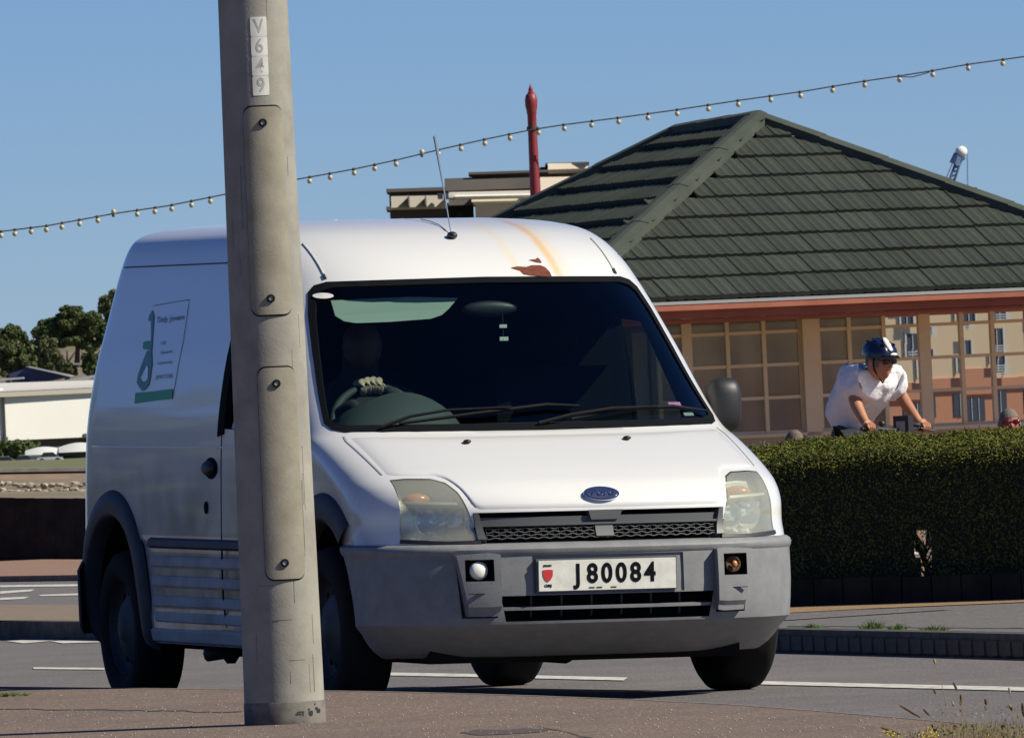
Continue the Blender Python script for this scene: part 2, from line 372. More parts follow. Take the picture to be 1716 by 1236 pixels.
def pchip(xs, ys):
    xs = np.array(xs, float); ys = np.array(ys, float); h = np.diff(xs); d = np.diff(ys)/h
    m = np.zeros(len(xs)); m[0] = d[0]; m[-1] = d[-1]
    for i in range(1, len(xs)-1):
        if d[i-1]*d[i] <= 0: m[i] = 0
        else:
            w1 = 2*h[i]+h[i-1]; w2 = h[i]+2*h[i-1]; m[i] = (w1+w2)/(w1/d[i-1]+w2/d[i])
    def f(x):
        x = min(max(x, xs[0]), xs[-1]); i = min(int(np.searchsorted(xs, x, 'right'))-1, len(xs)-2)
        t = (x-xs[i])/h[i]; t2 = t*t; t3 = t2*t
        return float((2*t3-3*t2+1)*ys[i]+(t3-2*t2+t)*h[i]*m[i]+(-2*t3+3*t2)*ys[i+1]+(t3-t2)*h[i]*m[i+1])
    return f
def resample(poly, n, wts=None):
    P = [Vector(p) for p in poly]; L = [0]
    for a, b in zip(P, P[1:]): L.append(L[-1]+(b-a).length)
    out = []
    for i in range(n):
        t = L[-1]*i/(n-1); k = 0
        while k < len(L)-2 and L[k+1] < t: k += 1
        out.append(P[k].lerp(P[k+1], (t-L[k])/max(1e-9, L[k+1]-L[k])))
    return out
def leaves(centres, size, normals=None, aspect=0.5, jitter=1.0):
    """one mesh of small folded leaf quads (numpy)"""
    C = np.asarray(centres, float); n = len(C)
    d = rng.normal(size=(n, 3)); 
    if normals is not None: d = d*jitter+np.asarray(normals)*1.2
    d /= np.linalg.norm(d, axis=1)[:, None]
    t = rng.normal(size=(n, 3)); u = np.cross(d, t); u /= np.linalg.norm(u, axis=1)[:, None]; w = np.cross(d, u)
    s = size*(0.6+0.8*rng.random(n))[:, None]
    V = np.empty((n, 4, 3)); V[:, 0] = C-u*s; V[:, 1] = C+w*s*aspect; V[:, 2] = C+u*s; V[:, 3] = C-w*s*aspect+d*s*0.2
    me = bpy.data.meshes.new('leaves'); me.vertices.add(n*4); me.vertices.foreach_set('co', V.reshape(-1))
    me.loops.add(n*4); me.loops.foreach_set('vertex_index', np.arange(n*4)); me.polygons.add(n)
    me.polygons.foreach_set('loop_start', np.arange(0, n*4, 4)); me.polygons.foreach_set('loop_total', np.full(n, 4)); me.update(calc_edges=True)
    return me

# ================================================================== GROUND AND ROADS
ground = obj('ground', mesh_from('ground', [(-9000, -3000, -0.62), (9000, -3000, -0.62), (9000, 15000, -0.62), (-9000, 15000, -0.62)], [(0, 1, 2, 3)]), M['ground']); tag(ground, kind='structure')
mb = MB(); mb.box((-60, -40, -0.7), (60, 128, -0.006)); mb.box((-60, 128, -0.7), (60, 200, -0.006))
land = MB().box((-70, -60, -0.66), (70, 190, -0.006)).build('land', M['ground']); tag(land, kind='structure')
road = sheet('road', [(-40, -40, 0), (40, -40, 0), (40, 117, 0), (-40, 117, 0)], M['road']); tag(road, kind='structure')
# near pavement, its kerb edge curving away to the left
edge = [onz(x, y, 0.12) for x, y in ((1640, 1213), (1512, 1202), (1370, 1190), (1220, 1179), (1060, 1171), (900, 1165), (770, 1161), (650, 1158), (520, 1156), (400, 1154), (200, 1152), (0, 1150))]
ext0 = edge[0]+(edge[0]-edge[1])*14; ext1 = edge[-1]+(edge[-1]-edge[-2])*2
pts = [Vector((ext0.x, -30, .12)), ext0]+edge+[ext1, Vector((-30, ext1.y+2, .12)), Vector((-30, -30, .12))]
nearp = sheet('pavement_near', [Vector((p.x, p.y, 0.12)) for p in pts], M['pave_near'], thick=0.12); tag(nearp, kind='structure')
# far kerb and island pavement
kb = [onz(1716+260, 1111, 0), onz(1716, 1103.5, 0), onz(1303, 1092, 0), onz(700, 1083, 0), onz(150, 1072.5, 0), onz(0, 1071, 0)]
kb.append(kb[-1]+(kb[-1]-kb[-2])*4); kb.insert(0, kb[0]+(kb[0]-kb[1])*3)
back = []
for i, p in enumerate(kb):
    d = (kb[min(i+1, len(kb)-1)]-kb[max(i-1, 0)]).normalized(); nrm = Vector((d.y, -d.x, 0))   # to the right of travel (away from road)
    if nrm.x < 0: nrm = -nrm
    back.append(p+nrm*0.125)
def zed(p, z): return Vector((p.x, p.y, z))
kmb = MB()
n = len(kb)
V = [zed(p, 0) for p in kb]+[zed(p, 0.104) for p in kb]+[zed(p, 0.104) for p in back]+[zed(p, 0) for p in back]
F = []
for i in range(n-1):
    for a in range(4):
        b = (a+1) % 4; F.append((a*n+i, a*n+i+1, b*n+i+1, b*n+i))
kerb = MB().add(V, F).build('kerb', M['kerb']); tag(kerb, kind='structure')
# combined kerb-drain blocks on the right-hand stretch: each tooth between two slots
tooth = MB().box((-0.042, -0.02, 0.0), (0.042, 0.0, 0.062)).mesh('drain_block')
p0, p1 = kb[3], kb[1]; d = (p1-p0); L = d.length; d.normalize(); nn = Vector((d.y, -d.x, 0)); nn = nn if nn.x < 0 else -nn
k = 0; t = -0.4
ux = (p1-p0).x/L
while t < L+0.3:
    o = obj('drain_block', tooth, M['kerb'] if k == 0 else None, kerb)
    o.location = p0+d*t+Vector((0, 0, 0.012)); o.rotation_euler = (0, 0, math.atan2(d.y, d.x)); o.scale = (2.0, 1, 1)
    t += 0.205; k += 1
isl_far_l = [onz(0, 1010.5, 0.108), onz(160, 1009, 0.108)]
isl = [zed(p, 0.108) for p in back]
far_r = [Vector((-0.9, 76, .108)), Vector((0.6, 61.5, .108))]
poly = isl + [Vector((-14, 118, .108)), Vector((-6, 100, .108))] if False else isl
ip = [Vector((p.x, p.y, .1)) for p in back]
ip = ip + [isl_far_l[0]+Vector((-3, 6, 0)), isl_far_l[0], isl_far_l[1], Vector((0.2, 74, .1)), Vector((2, 80, .1)), Vector((12, 80, .1)), Vector((12, ip[0].y, .1))]
island = sheet('island_pavement', [zed(p, 0.1) for p in ip], M['pave_far'], thick=0.1); tag(island, kind='structure')
def strip(name, pix, z, m, kind='structure'):
    o = sheet(name, [onz(x, y, z) for x, y in pix], m); return tag(o, kind=kind)
strip('tan_gravel_strip', [(1150, 1031), (1320, 1026), (1450, 1019), (1716, 1008), (1800, 1004), (1800, 996), (1716, 1001), (1500, 1009), (1320, 1016), (1150, 1022)], 0.104, M['tan'])
strip('asphalt_band', [(1150, 1043), (1320, 1038), (1600, 1020), (1450, 1020), (1320, 1027), (1150, 1032)], 0.104, M['road'])
strip('island_tan_edge', [(-60, 1041), (300, 1038), (300, 1013), (-60, 1012)], 0.104, speckle('island_tan', (0.2, 0.155, 0.115), (0.28, 0.22, 0.17), (0.12, 0.09, 0.07), 26))
# far pavement by the dark wall, then ground behind the hedge
fp = [onz(-80, 966, 0.05), onz(420, 958, 0.05), onz(420, 938, 0.05), onz(-80, 936, 0.05)]
farp = sheet('pavement_by_wall', [zed(fp[0], .05), zed(fp[1], .05), zed(fp[2], .05), zed(fp[3], .05)], M['pink'], thick=0.06); tag(farp, kind='structure')
prom = sheet('promenade', [Vector((0.9, 61.5, .11)), Vector((14, 56, .11)), Vector((60, 60, .11)), Vector((60, 180, .11)), Vector((-4, 180, .11)), Vector((-2, 100, .11))], M['pink'], thick=0.12); tag(prom, kind='structure')

# road markings (sheets just above the road)
def line(name, pix, z=0.004, mm='line'): return strip(name, pix, z, M[mm])
line('road_line', [(56, 1117), (175, 1118), (175, 1121), (56, 1120)])
line('road_line', [(640, 1125.5), (780, 1128), (1052, 1134), (1045, 1139), (780, 1133), (640, 1130.5)])
line('road_line', [(1270, 1140), (1800, 1152), (1800, 1158.5), (1270, 1145.5)])
line('road_line', [(10, 1073), (95, 1069), (102, 1071.5), (40, 1077)], 0.004)
line('road_line', [(84, 1073.5), (150, 1068.5), (170, 1069), (170, 1075), (105, 1077)], 0.004)
for q in ([(0, 980), (170, 977.5), (170, 981), (0, 983)], [(112, 965), (160, 963), (160, 974), (148, 974)], [(0, 990), (58, 986.5), (52, 990), (0, 994)],
          [(0, 1001), (48, 999), (40, 1002.5), (0, 1004.5)], [(64, 996), (170, 992), (170, 995.5), (70, 998)]):
    line('road_line', q)

# ================================================================== LEFT BACKGROUND
# dark wall
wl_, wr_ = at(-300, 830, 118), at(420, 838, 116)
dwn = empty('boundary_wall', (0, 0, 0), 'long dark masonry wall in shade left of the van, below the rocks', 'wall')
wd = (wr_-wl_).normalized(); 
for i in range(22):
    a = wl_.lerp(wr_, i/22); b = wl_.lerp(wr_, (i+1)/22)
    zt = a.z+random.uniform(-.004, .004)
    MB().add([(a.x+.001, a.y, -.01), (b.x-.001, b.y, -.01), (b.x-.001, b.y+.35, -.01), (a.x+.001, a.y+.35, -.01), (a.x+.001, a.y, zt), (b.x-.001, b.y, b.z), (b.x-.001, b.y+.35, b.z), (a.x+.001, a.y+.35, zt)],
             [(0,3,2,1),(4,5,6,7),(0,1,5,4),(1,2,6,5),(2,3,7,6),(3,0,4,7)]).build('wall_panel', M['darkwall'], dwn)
# rocks on the foreshore
Yr = 470.0
def rock_mesh(seed):
    r_ = random.Random(seed); bm = bmesh.new(); bmesh.ops.create_icosphere(bm, subdivisions=2, radius=1)
    for v in bm.verts:
        k = 0.78+0.4*r_.random(); v.co *= k; v.co.z *= 0.75
    me = bpy.data.meshes.new('rock'); bm.to_mesh(me); bm.free(); me.materials.append(M['rock']); return me
rocks = [rock_mesh(i) for i in range(5)]
k = 0
for row, (yy, yb) in enumerate(((812, 0), (822, -1))):
    x = -20 + row*9
    while x < 175:
        w = random.uniform(9, 17); P = at(x+w/2, yy+random.uniform(-3, 3), Yr+row*-6)
        o = obj('rock', rocks[k % 5], None); o.location = P
        s = w/2/FPX*Yr*1.15; o.scale = (s, s*random.uniform(.7, 1), s*random.uniform(.5, .85)); o.rotation_euler = (0, 0, random.uniform(0, 6))
        tag(o, 'pale boulder in the rough stone bank behind the dark wall, left of the van', 'rock', 'boulders along the foreshore'); k += 1
        x += w*0.86
fs = MB(); a0, a1, a2, a3 = at(-120, 840, Yr-30), at(300, 836, Yr-30), at(300, 800, Yr+30), at(-120, 803, Yr+30)
fs.add([a0, a1, a2, a3], [(0, 1, 2, 3)]).build('foreshore', M['hill'])['kind'] = 'structure'
sw = empty('sea_wall', (0, 0, 0), 'low brown stone sea wall with pale coping above the rocks at far left', 'wall')
A = at(-120, 809, 520); B = at(320, 800, 520); C = at(-120, 793, 522); D = at(320, 786, 522); E_ = at(-120, 787, 522); G = at(320, 780, 522)
MB().add([A, B, D, C, A+Vector((0, 3, 0)), B+Vector((0, 3, 0)), D+Vector((0, 3, 0)), C+Vector((0, 3, 0))], [(0,1,2,3),(4,7,6,5),(3,2,6,7)]).build('wall_face', M['seawall'], sw)
MB().add([C+Vector((0, -.5, 0)), D+Vector((0, -.5, 0)), G+Vector((0, -.5, 0)), E_+Vector((0, -.5, 0)), C+Vector((0, 3, 0)), D+Vector((0, 3, 0)), G+Vector((0, 3, 0)), E_+Vector((0, 3, 0))], [(0,1,2,3),(4,7,6,5),(3,2,6,7),(0,4,5,1)]).build('coping', M['coping'], sw)
gb = MB().add([at(-120, 788, 523), at(320, 780, 523), at(320, 764, 1500), at(-120, 774, 1500), at(-300, 770, 2600), at(900, 740, 2600)], [(0, 1, 2, 3), (3, 2, 5, 4)]).build('grass_bank', M['grass']); tag(gb, kind='structure')
# a hill behind
Yh = 2100.0
prof = [(-300, 630), (-100, 630), (0, 626), (50, 605), (85, 582), (120, 577), (200, 576), (330, 570), (520, 560), (760, 560), (1000, 580), (1400, 600), (1800, 600)]
V = []; F = []
for i, (x, y) in enumerate(prof):
    t = at(x, y, Yh); V += [Vector((t.x, Yh-260, -0.5)), Vector((t.x, Yh-90, t.z*0.55)), Vector((t.x, Yh, t.z)), Vector((t.x, Yh+300, t.z+6))]
for i in range(len(prof)-1):
    for j in range(3): F.append((i*4+j, i*4+4+j, i*4+5+j, i*4+1+j))
hill = MB().add(V, F).build('hillside', M['hill'], smooth=True); tag(hill, kind='structure')
def tree(lobes, Y, label, m, trunk=None, dens=1.0, leaf=0.27):
    """lobes: (px, py, rx, ry) in photo pixels at depth Y"""
    s = Y/FPX; bx = sum(l[0] for l in lobes)/len(lobes); by = max(l[1]+l[3] for l in lobes)
    base = at(bx, by, Y); t = empty('tree', base, label, 'tree', 'trees on the hill beyond the warehouse')
    C = []; Nn = []
    for (x, y, rx, ry) in lobes:
        rx *= 1.12; ry *= 1.12; c = np.array(at(x, y, Y)-base); k = int(2600*dens*max(.6, rx*ry/700.0))
        sub = rng.normal(size=(34, 3)); sub /= np.linalg.norm(sub, axis=1)[:, None]; sub *= (0.25+.60*rng.random(34))[:, None]
        for q in range(34):
            d = rng.normal(size=(k//9, 3)); d /= np.linalg.norm(d, axis=1)[:, None]
            r = (0.55+0.5*rng.random(k//9))[:, None]*(0.17+0.15*rng.random())
            P = (sub[q]+d*r)*np.array([rx*s, rx*s, ry*s]); C.append(c+P); Nn.append(d)
    me = leaves(np.vstack(C), leaf, np.vstack(Nn)); obj('crown', me, m, t)
    mt = MB(); mt.tube([(0, 0, -2), (0.3, 0, 2), (0.2, 0, (lobes[0][3])*s*1.2)], [0.5, 0.35, 0.2], 7)
    for q in range(4):
        a = q*1.6; mt.tube([(0.2, 0, 2), (0.2+math.cos(a)*1.5, math.sin(a)*1.5, 4.0)], [0.2, 0.08], 5)
    mt.build('trunk', M['bark'], t, smooth=True)
tree([(112, 546, 34, 27), (80, 562, 26, 26), (135, 560, 24, 14), (118, 572, 34, 12), (150, 578, 20, 10), (145, 545, 30, 28), (168, 556, 22, 20), (120, 528, 24, 18),], 2000, 'broad dark tree crowning the hill beside the back of the van', M['leafd'])
tree([(185, 515, 22, 24), (200, 540, 22, 26)], 2060, 'tallest paler tree whose top meets the rear edge of the van', M['leafo'])
tree([(72, 592, 24, 28), (86, 606, 20, 24), (66, 618, 26, 24), (50, 605, 22, 22)], 1960, 'middle tree below the broad one, left of the bare earth slope', M['leafo'])
tree([(15, 562, 27, 22), (38, 575, 18, 18), (-15, 570, 25, 26), (10, 585, 30, 20)], 2030, 'small dark rounded tree at the left edge, highest against the sky there', M['leafd'])
tree([(12, 595, 34, 26), (35, 612, 26, 22), (-10, 610, 30, 26)], 1940, 'wide olive tree at the left edge just over the warehouse roof', M['leafo'])
tree([(152, 603, 14, 17), (152, 617, 16, 13)], 1900, 'little round bush standing alone on the bare earth slope', M['leafd'])
tree([(-70, 580, 40, 34), (-110, 590, 40, 34)], 2000, 'tree beyond the left edge of the picture', M['leafd'])
tree([(105, 615, 14, 10), (118, 622, 12, 8)], 1900, 'low scrubby bush at the foot of the bare earth slope', M['leafo'])

# warehouse
Yw = 1650.0
wh = empty('warehouse', at(80, 745, Yw), 'large white windowless warehouse behind the boats at far left', 'warehouse')
base = wh.location.copy()
def pbox(px0, py0, px1, py1, Y, depth, name, m, parent, skew=0.0, ref=None):
    """box whose front face has photo corners (px0,py0) top-left, (px1,py1) bottom-right"""
    a = at(px0, py0, Y); w = (px1-px0)/FPX*Y; b = at(px0, py0+(py1-py0), Y); h = a.z-b.z
    mb = MB(); mb.box((a.x, Y, a.z-h), (a.x+w, Y+depth, a.z))
    if skew:
        for v in mb.V: v.y += (v.x-(a.x if ref is None else ref))*skew
    base_ = parent.location if parent else Vector((0, 0, 0))
    mb.V = [v-base_ for v in mb.V]
    return mb.build(name, m, parent)
pbox(7, 655, 420, 738, Yw, 30, 'wall', M['whwall'], wh, skew=.9, ref=at(7, 700, Yw).x)
pbox(-260, 662, 4, 752, Yw+1, 30, 'wall', M['whwall'], wh, skew=.9, ref=at(7, 700, Yw).x)
pbox(4, 655, 7, 750, Yw+.5, 5, 'corner_post', M['beige'], wh)
for x in (10, 138): pbox(x-2, 726+((138-x)*.045), x+3, 733+((138-x)*.045), Yw-.3, 1, 'wall_bracket', M['slab'], wh, skew=.9, ref=at(7, 700, Yw).x)
Ys = lambda x: Yw+.9*(x-7)/FPX*Yw
MB().add([at(-260, 668, Ys(-260)-.5)-base, at(420, 637, Ys(420)-.5)-base, at(420, 628, Ys(420)+8)-base, at(-260, 650, Ys(-260)+8)-base], [(0, 1, 2, 3)]).build('roof', M['whroof'], wh)
for (x0, y0, x1, y1, mm) in ((-200, 660, 400, 4, 'beige'), ):
    MB().add([at(x, y, Ys(x)+o_)-base for o_ in (-.8, .2) for x, y in ((-260, 677), (420, 646), (420, 638), (-260, 669))], [(0,1,2,3),(7,6,5,4),(0,4,5,1),(3,2,6,7)]).build('eaves', M['beige'], wh)

def roofs(name, pix, Y, m, par, thick=1.5):
    P = [at(x, y, Y)-par.location for x, y in pix]; n_ = len(P)
    MB().add(P+[p+Vector((0, thick, 0)) for p in P], [tuple(range(n_)), tuple(range(2*n_-1, n_-1, -1))]+[(i, (i+1) % n_, n_+(i+1) % n_, n_+i) for i in range(n_)]).build(name, m, par)
sh = empty('boat_shed', at(60, 640, Yw+60), 'navy blue roofed shed with a pale ridge poking above the warehouse', 'shed')
roofs('roof', [(14, 627), (45, 616), (118, 630), (70, 640), (20, 640)], Yw+60, M['navy'], sh, 10)
roofs('ridge', [(43, 614), (50, 613.5), (125, 629), (118, 631)], Yw+58, M['whwall'], sh, 2)
roofs('roof_edge', [(0, 634), (40, 631.5), (40, 634.5), (0, 638)], Yw+57, M['whwall'], sh, 2)
roofs('roof_edge', [(105, 637), (170, 626), (170, 631), (115, 641)], Yw+57, M['whwall'], sh, 2)
pbox(45, 640, 160, 737, Yw+40, 10, 'wall', M['beige'], sh)
# dark undercroft and shrubs, covered boats, cars
uc = tag(obj('undergrowth', leaves(np.array([list(at(random.uniform(-60, 60)+random.uniform(-10, 10), random.uniform(741, 756), 1560+random.uniform(-20, 20))) for _ in range(700)]), 0.5), M['leafd']), kind='stuff')
pbox(-260, 738, 420, 764, Yw+2, 30, 'base_wall', M['slab'], wh, skew=.9, ref=at(7, 700, Yw).x)
for (x, y, rx, ry, lab) in ((28, 752, 18, 14, 'dark rounded shrub in front of the warehouse, right of the seam'), (4, 765, 14, 12, 'dark shrub at the very left edge above the parked cars')):
    t = empty('shrub', at(x, y+ry, 1545), lab, 'shrub'); d = rng.normal(size=(500, 3)); d /= np.linalg.norm(d, axis=1)[:, None]
    s = 1545/FPX; P = d*np.array([rx*s, rx*s, ry*s])*(0.6+0.45*rng.random(500))[:, None]+np.array([0, 0, ry*s]); obj('foliage', leaves(P, 0.4, d), M['leafd'], t)
    MB().tube([(0, 0, -.3), (0, 0, ry*s)], [.2, .1], 6).build('stem', M['bark'], t)
def boat(x, y, w, h, label, col):
    Y = 1530; s = Y/FPX; o = empty('covered_boat', at(x, y, Y), label, 'boat', 'covered boats on the hard')
    w *= s; h *= s
    hull = MB(); prof = []
    for i in range(9):
        t = i/8; hw = 1.1*math.sin(math.pi*min(1, .18+t*.82))**.6+.02; prof.append((-w/2+w*t, hw))
    V = []; F = []
    for xx, hw in prof: V += [(xx, -hw, h*.42), (xx, -hw*.5, 0), (xx, hw*.5, 0), (xx, hw, h*.42)]
    for i in range(8):
        for j in range(3): F.append((i*4+j, i*4+4+j, i*4+5+j, i*4+1+j))
    hull.add(V, F).build('hull', M['dwin'] if col else M['carw'], o, smooth=True)
    V = []; F = []
    for i, (xx, hw) in enumerate(prof): V += [(xx, -hw*1.05, h*.4), (xx, 0, h*(.75+.25*math.sin(math.pi*i/8))), (xx, hw*1.05, h*.4)]
    for i in range(8):
        for j in range(2): F.append((i*3+j, i*3+3+j, i*3+4+j, i*3+1+j))
    MB().add(V, F).build('cover', M['cloth'], o, smooth=True)
boat(74, 770, 62, 22, 'boat under a pale grey cover in front of the warehouse, nearer the left edge', 0)
boat(134, 767, 70, 26, 'boat under a white cover with a dark blue hull beside the van rear', 1)
def far_car(x, y, label, m='carw'):
    Y = 1450; s = Y/FPX; o = empty('parked_car', at(x, y, Y), label, 'car', 'cars parked on the grass bank')
    w = 44*s
    b = MB(); sec = [(-.5, .10), (-.5, .42), (-.46, .52), (-.3, .56), (.3, .56), (.48, .48), (.5, .2), (.5, .1)]
    V = [(a*w, -.8, c*1.4+.0) for a, c in sec]+[(a*w, .8, c*1.4) for a, c in sec]; n_ = len(sec)
    b.add(V, [tuple(range(n_-1, -1, -1)), tuple(range(n_, 2*n_))]+[(i, (i+1) % n_, n_+(i+1) % n_, n_+i) for i in range(n_)]).build('body', M[m], o)
    sec = [(-.36, .55), (-.24, .95), (.14, .95), (.3, .55)]; n_ = 4
    V = [(a*w, -.72, c*1.4) for a, c in sec]+[(a*w, .72, c*1.4) for a, c in sec]
    MB().add(V, [tuple(range(n_-1, -1, -1)), tuple(range(n_, 2*n_))]+[(i, (i+1) % n_, n_+(i+1) % n_, n_+i) for i in range(n_)]).build('window', M['dwin'], o)
    MB().box((-.22*w, -.7, 1.33), (.12*w, .7, 1.37)).build('roof', M[m], o)
    for a in (-.3, .3): MB().lathe([(.33, -.85), (.33, .85)], 12, Matrix.Translation((a*w, 0, .33)) @ Matrix.Rotation(R(90), 4, 'X')).build('wheel', M['rubber'], o)
far_car(10, 783, 'white car parked on the far grass bank, leftmost of the three')
far_car(42, 781, 'white car parked on the far grass bank, middle of the three')
far_car(84, 776, 'silver white car parked on the far grass bank nearest the van')

# unseen scrub added off frame at left to darken the van side's reflection
C = []
for i in range(70):
    c = np.array([-14-i*0.95+random.uniform(-2, 2), 75+i*0.10+random.uniform(-4, 4), 0.0]); r = random.uniform(1.6, 3.0)
    d = rng.normal(size=(160, 3)); d /= np.linalg.norm(d, axis=1)[:, None]; C.append(c+np.array([0, 0, r*0.75])+d*np.array([r, r, r*0.9])*(0.5+.5*rng.random(160))[:, None])
tag(obj('added_scrub', leaves(np.vstack(C), 0.4), M['leafo']), kind='stuff')

# ================================================================== BACKGROUND FLATS
Yf = 1200.0
fl = empty('apartment_block', at(820, 400, Yf), 'stepped cream apartment block with brown roof slabs showing above the van roof', 'building')
for (x0, y0, x1, y1, dY, nm, m) in (
    (652, 324, 745, 420, 0, 'wall', 'beige'), (648, 318.5, 745, 324, -3, 'roof_slab', 'slab'),
    (745, 300, 905, 322, 10, 'wall', 'slate'), (785, 289, 1010, 293, 4, 'roof_slab', 'slab'), (790, 293, 1000, 303, 8, 'wall', 'slate'),
    (905, 297, 1010, 336, -6, 'wall', 'cream'), (918, 274, 985, 290, 8, 'penthouse', 'cream'), (914, 272, 988, 275, 6, 'roof_slab', 'slab'), (902, 279, 920, 290, 7.5, 'wall', 'slate'),
    (752, 322, 900, 331, -28, 'balcony_rail', 'beige'), (762, 327, 898, 329.5, -31, 'balcony_rail', 'railw'),
    (790, 331, 905, 339, -7, 'roof_slab', 'panel'), (793, 338, 905, 341.5, -14, 'roof_edge', 'railw'), (796, 341, 905, 420, -12, 'wall', 'cream'),
    (752, 333, 796, 345, -6, 'balcony_rail', 'slate'), (752, 344, 793, 420, -3, 'window', 'dwin'), (648, 348, 725, 354, -6, 'roof_slab', 'slab'), (725, 342, 752, 347, -5, 'balcony_rail', 'panel'), (725, 347, 752, 356, -4, 'balcony_rail', 'railw'),
    (655, 354, 752, 420, -4, 'wall', 'slate'), (655, 329, 745, 348, -26, 'wall', 'beige'), (733, 325, 741, 331, -31, 'window', 'dwin'), (743, 325, 751, 331, -33, 'window', 'dwin'), (684, 328, 685.5, 346, -28, 'panel_joint', 'slate'), (712, 328, 713.5, 344, -30, 'panel_joint', 'slate'),
    (764, 356, 776, 372, -3.5, 'window', 'hglass'), (835, 343, 836, 360, -9, 'panel_joint', 'beige'), (870, 343, 871, 360, -5.4, 'panel_joint', 'beige')):
    pbox(x0, y0, x1, y1, Yf+dY, 12, nm, M[m], fl, skew=(1.1 if m in ('cream', 'railw', 'beige') else .55), ref=at(x0, 300, Yf).x if m in ('cream', 'railw', 'beige') else fl.location.x)
pbox(745, 303, 890, 321, Yf-1, 6, 'roof_slope', M['slate'], fl, skew=.55, ref=fl.location.x)

# ================================================================== HARBOUR CRANE
cr = empty('harbour_crane', at(1590, 420, 900), 'small blue crane head with pale round top behind the roof ridge', 'crane')
cb = cr.location
def lp(x, y, Y=900): return at(x, y, Y)-cb
mb = MB(); A_, B_ = lp(1588, 312), lp(1603, 268); A2, B2 = lp(1597, 312), lp(1610, 270)
mb.tube([lp(1560, 420), A_, B_], 0.10, 5); mb.tube([lp(1570, 420), A2, B2], 0.10, 5)
for i in range(6):
    t = i/6; t2 = (i+1)/6; mb.tube([A_.lerp(B_, t), A2.lerp(B2, t2)], 0.05, 4); mb.tube([A2.lerp(B2, t), A_.lerp(B_, t2)], 0.05, 4)
mb.build('jib', M['crane'], cr)
mb = MB(); mb.tube([lp(1600, 275), lp(1606, 258)], [.42, .34], 8); mb.tube([lp(1604, 272), lp(1617, 264)], [.22, .12], 6); mb.build('winch_housing', M['crane'], cr)
MB().ell(lp(1611, 254), (.46, .4, .42)).build('head_sheave', M['stickw'], cr, smooth=True)
MB().tube([lp(1621, 258), lp(1622, 320)], 0.035, 4).build('cable', M['crane'], cr)
MB().tube([lp(1601, 262), lp(1585, 300)], 0.03, 4).build('cable', M['crane'], cr)

# ================================================================== RED POST AND FESTOON LIGHTS
Yp = 172.0
pb = at(893, 420, Yp); pb.z = 0.05
def pz(py): return at(893, py, Yp).z
post = empty('festoon_post', (at(896, 300, Yp).x, Yp, 0.1), 'red painted post with a pointed finial carrying the string of lights', 'post')
x_ = 0
s = Yp/FPX
prof = [(9.5, pz(420)-.1-1.5), (8.8, pz(335)-.1), (7.6, pz(215)-.1), (7.4, pz(192)-.1), (8.4, pz(190)-.1), (8.4, pz(186)-.1), (10.2, pz(178)-.1), (10.6, pz(168)-.1), (8.6, pz(159)-.1), (5.5, pz(156.5)-.1), (5.5, pz(154.5)-.1), (3.6, pz(153)-.1), (4.0, pz(150)-.1), (1.6, pz(144)-.1), (.3, pz(140)-.1)]
prof = [(10, 0)]+[p for p in prof if p[1] > 0.2]
MB().lathe([(r*s, z) for r, z in prof], 20).build('shaft', M['postred'], post, smooth=True)
MB().lathe([(9.4*s, pz(219)-.1), (9.6*s, pz(216)-.1), (9.4*s, pz(212)-.1)], 16).build('collar', M['cable'], post, smooth=True)
strp = [(-30, 392), (0, 388), (80, 378), (190, 358), (280, 345), (370, 327), (495, 301), (590, 284), (665, 268), (735, 251), (815, 233), (888, 218), (900, 216), (945, 209), (1040, 197), (1135, 184), (1240, 168), (1341, 154), (1449, 136), (1510, 127), (1560, 119), (1622, 108), (1716, 95), (1780, 86)]
fest = empty('festoon_lights', at(888, 218, Yp-.2), 'string of cream bulbs on a dark cable slung across the sky', 'string lights')
fb = fest.location.copy()
MB().tube([at(x, y, Yp-.2)-fb for x, y in strp], 0.011, 6).build('cable', M['cable'], fest)
MB().tube([at(x, y, Yp-.25)-fb for x, y in ((1503, 129), (1530, 129), (1558, 121))], 0.008, 5).build('cable', M['cable'], fest)
bm_ = MB(); bm_.ell((0, 0, -.036), (.036, .036, .040), 12, 8); bulbme = bm_.mesh('bulb', True); bulbme.materials.append(M['bulb'])
capme = MB().lathe([(.02, -.005), (.022, .04), (.016, .05)], 8).mesh('bulb_holder'); capme.materials.append(M['cable'])
sx = [p[0] for p in strp]; sy = [p[1] for p in strp]
bl = [2, 25, 52, 78, 104, 133, 163, (190, -1), 230, 260, 288, 321, 352, 395, 440, 480, 519, 553, 593, 628, 663, (707, -1), 735, 772, 812, 854, 902, 945, 992, 1036, 1086, 1135, 1187, 1237, 1291, 1341, 1396, 1449, 1507, 1563, 1622, 1681]
for b in bl:
    up = False
    if isinstance(b, tuple): b = b[0]; up = True
    y = float(np.interp(b, sx, sy))
    o = obj('bulb', bulbme, None, fest); o.location = at(b, y+(1 if up else 2.5), Yp-.2)-fb
    o.rotation_euler = (R(180) if up else random.uniform(-.15, .15), random.uniform(-.2, .2), 0)
    c = obj('bulb_holder', capme, None, o); c.location = (0, 0, -.01)

# ================================================================== SHELTER
ez = 2.42
def atz(px, py, z):          # depth chosen so the point has height z
    a, b = ray(px, py); Y = (z-CAMH)/b; return Vector((a*Y, Y, z))
Yc = 131.0
Cc = at(935, 509, Yc); ez = Cc.z
Ec = at(2009, 457, Yc+2.9); Ec.z = ez+0.0
Ap = at(1270, 200, Yc+5.0)
Rg = at(1135, 222, Yc+7.2); 
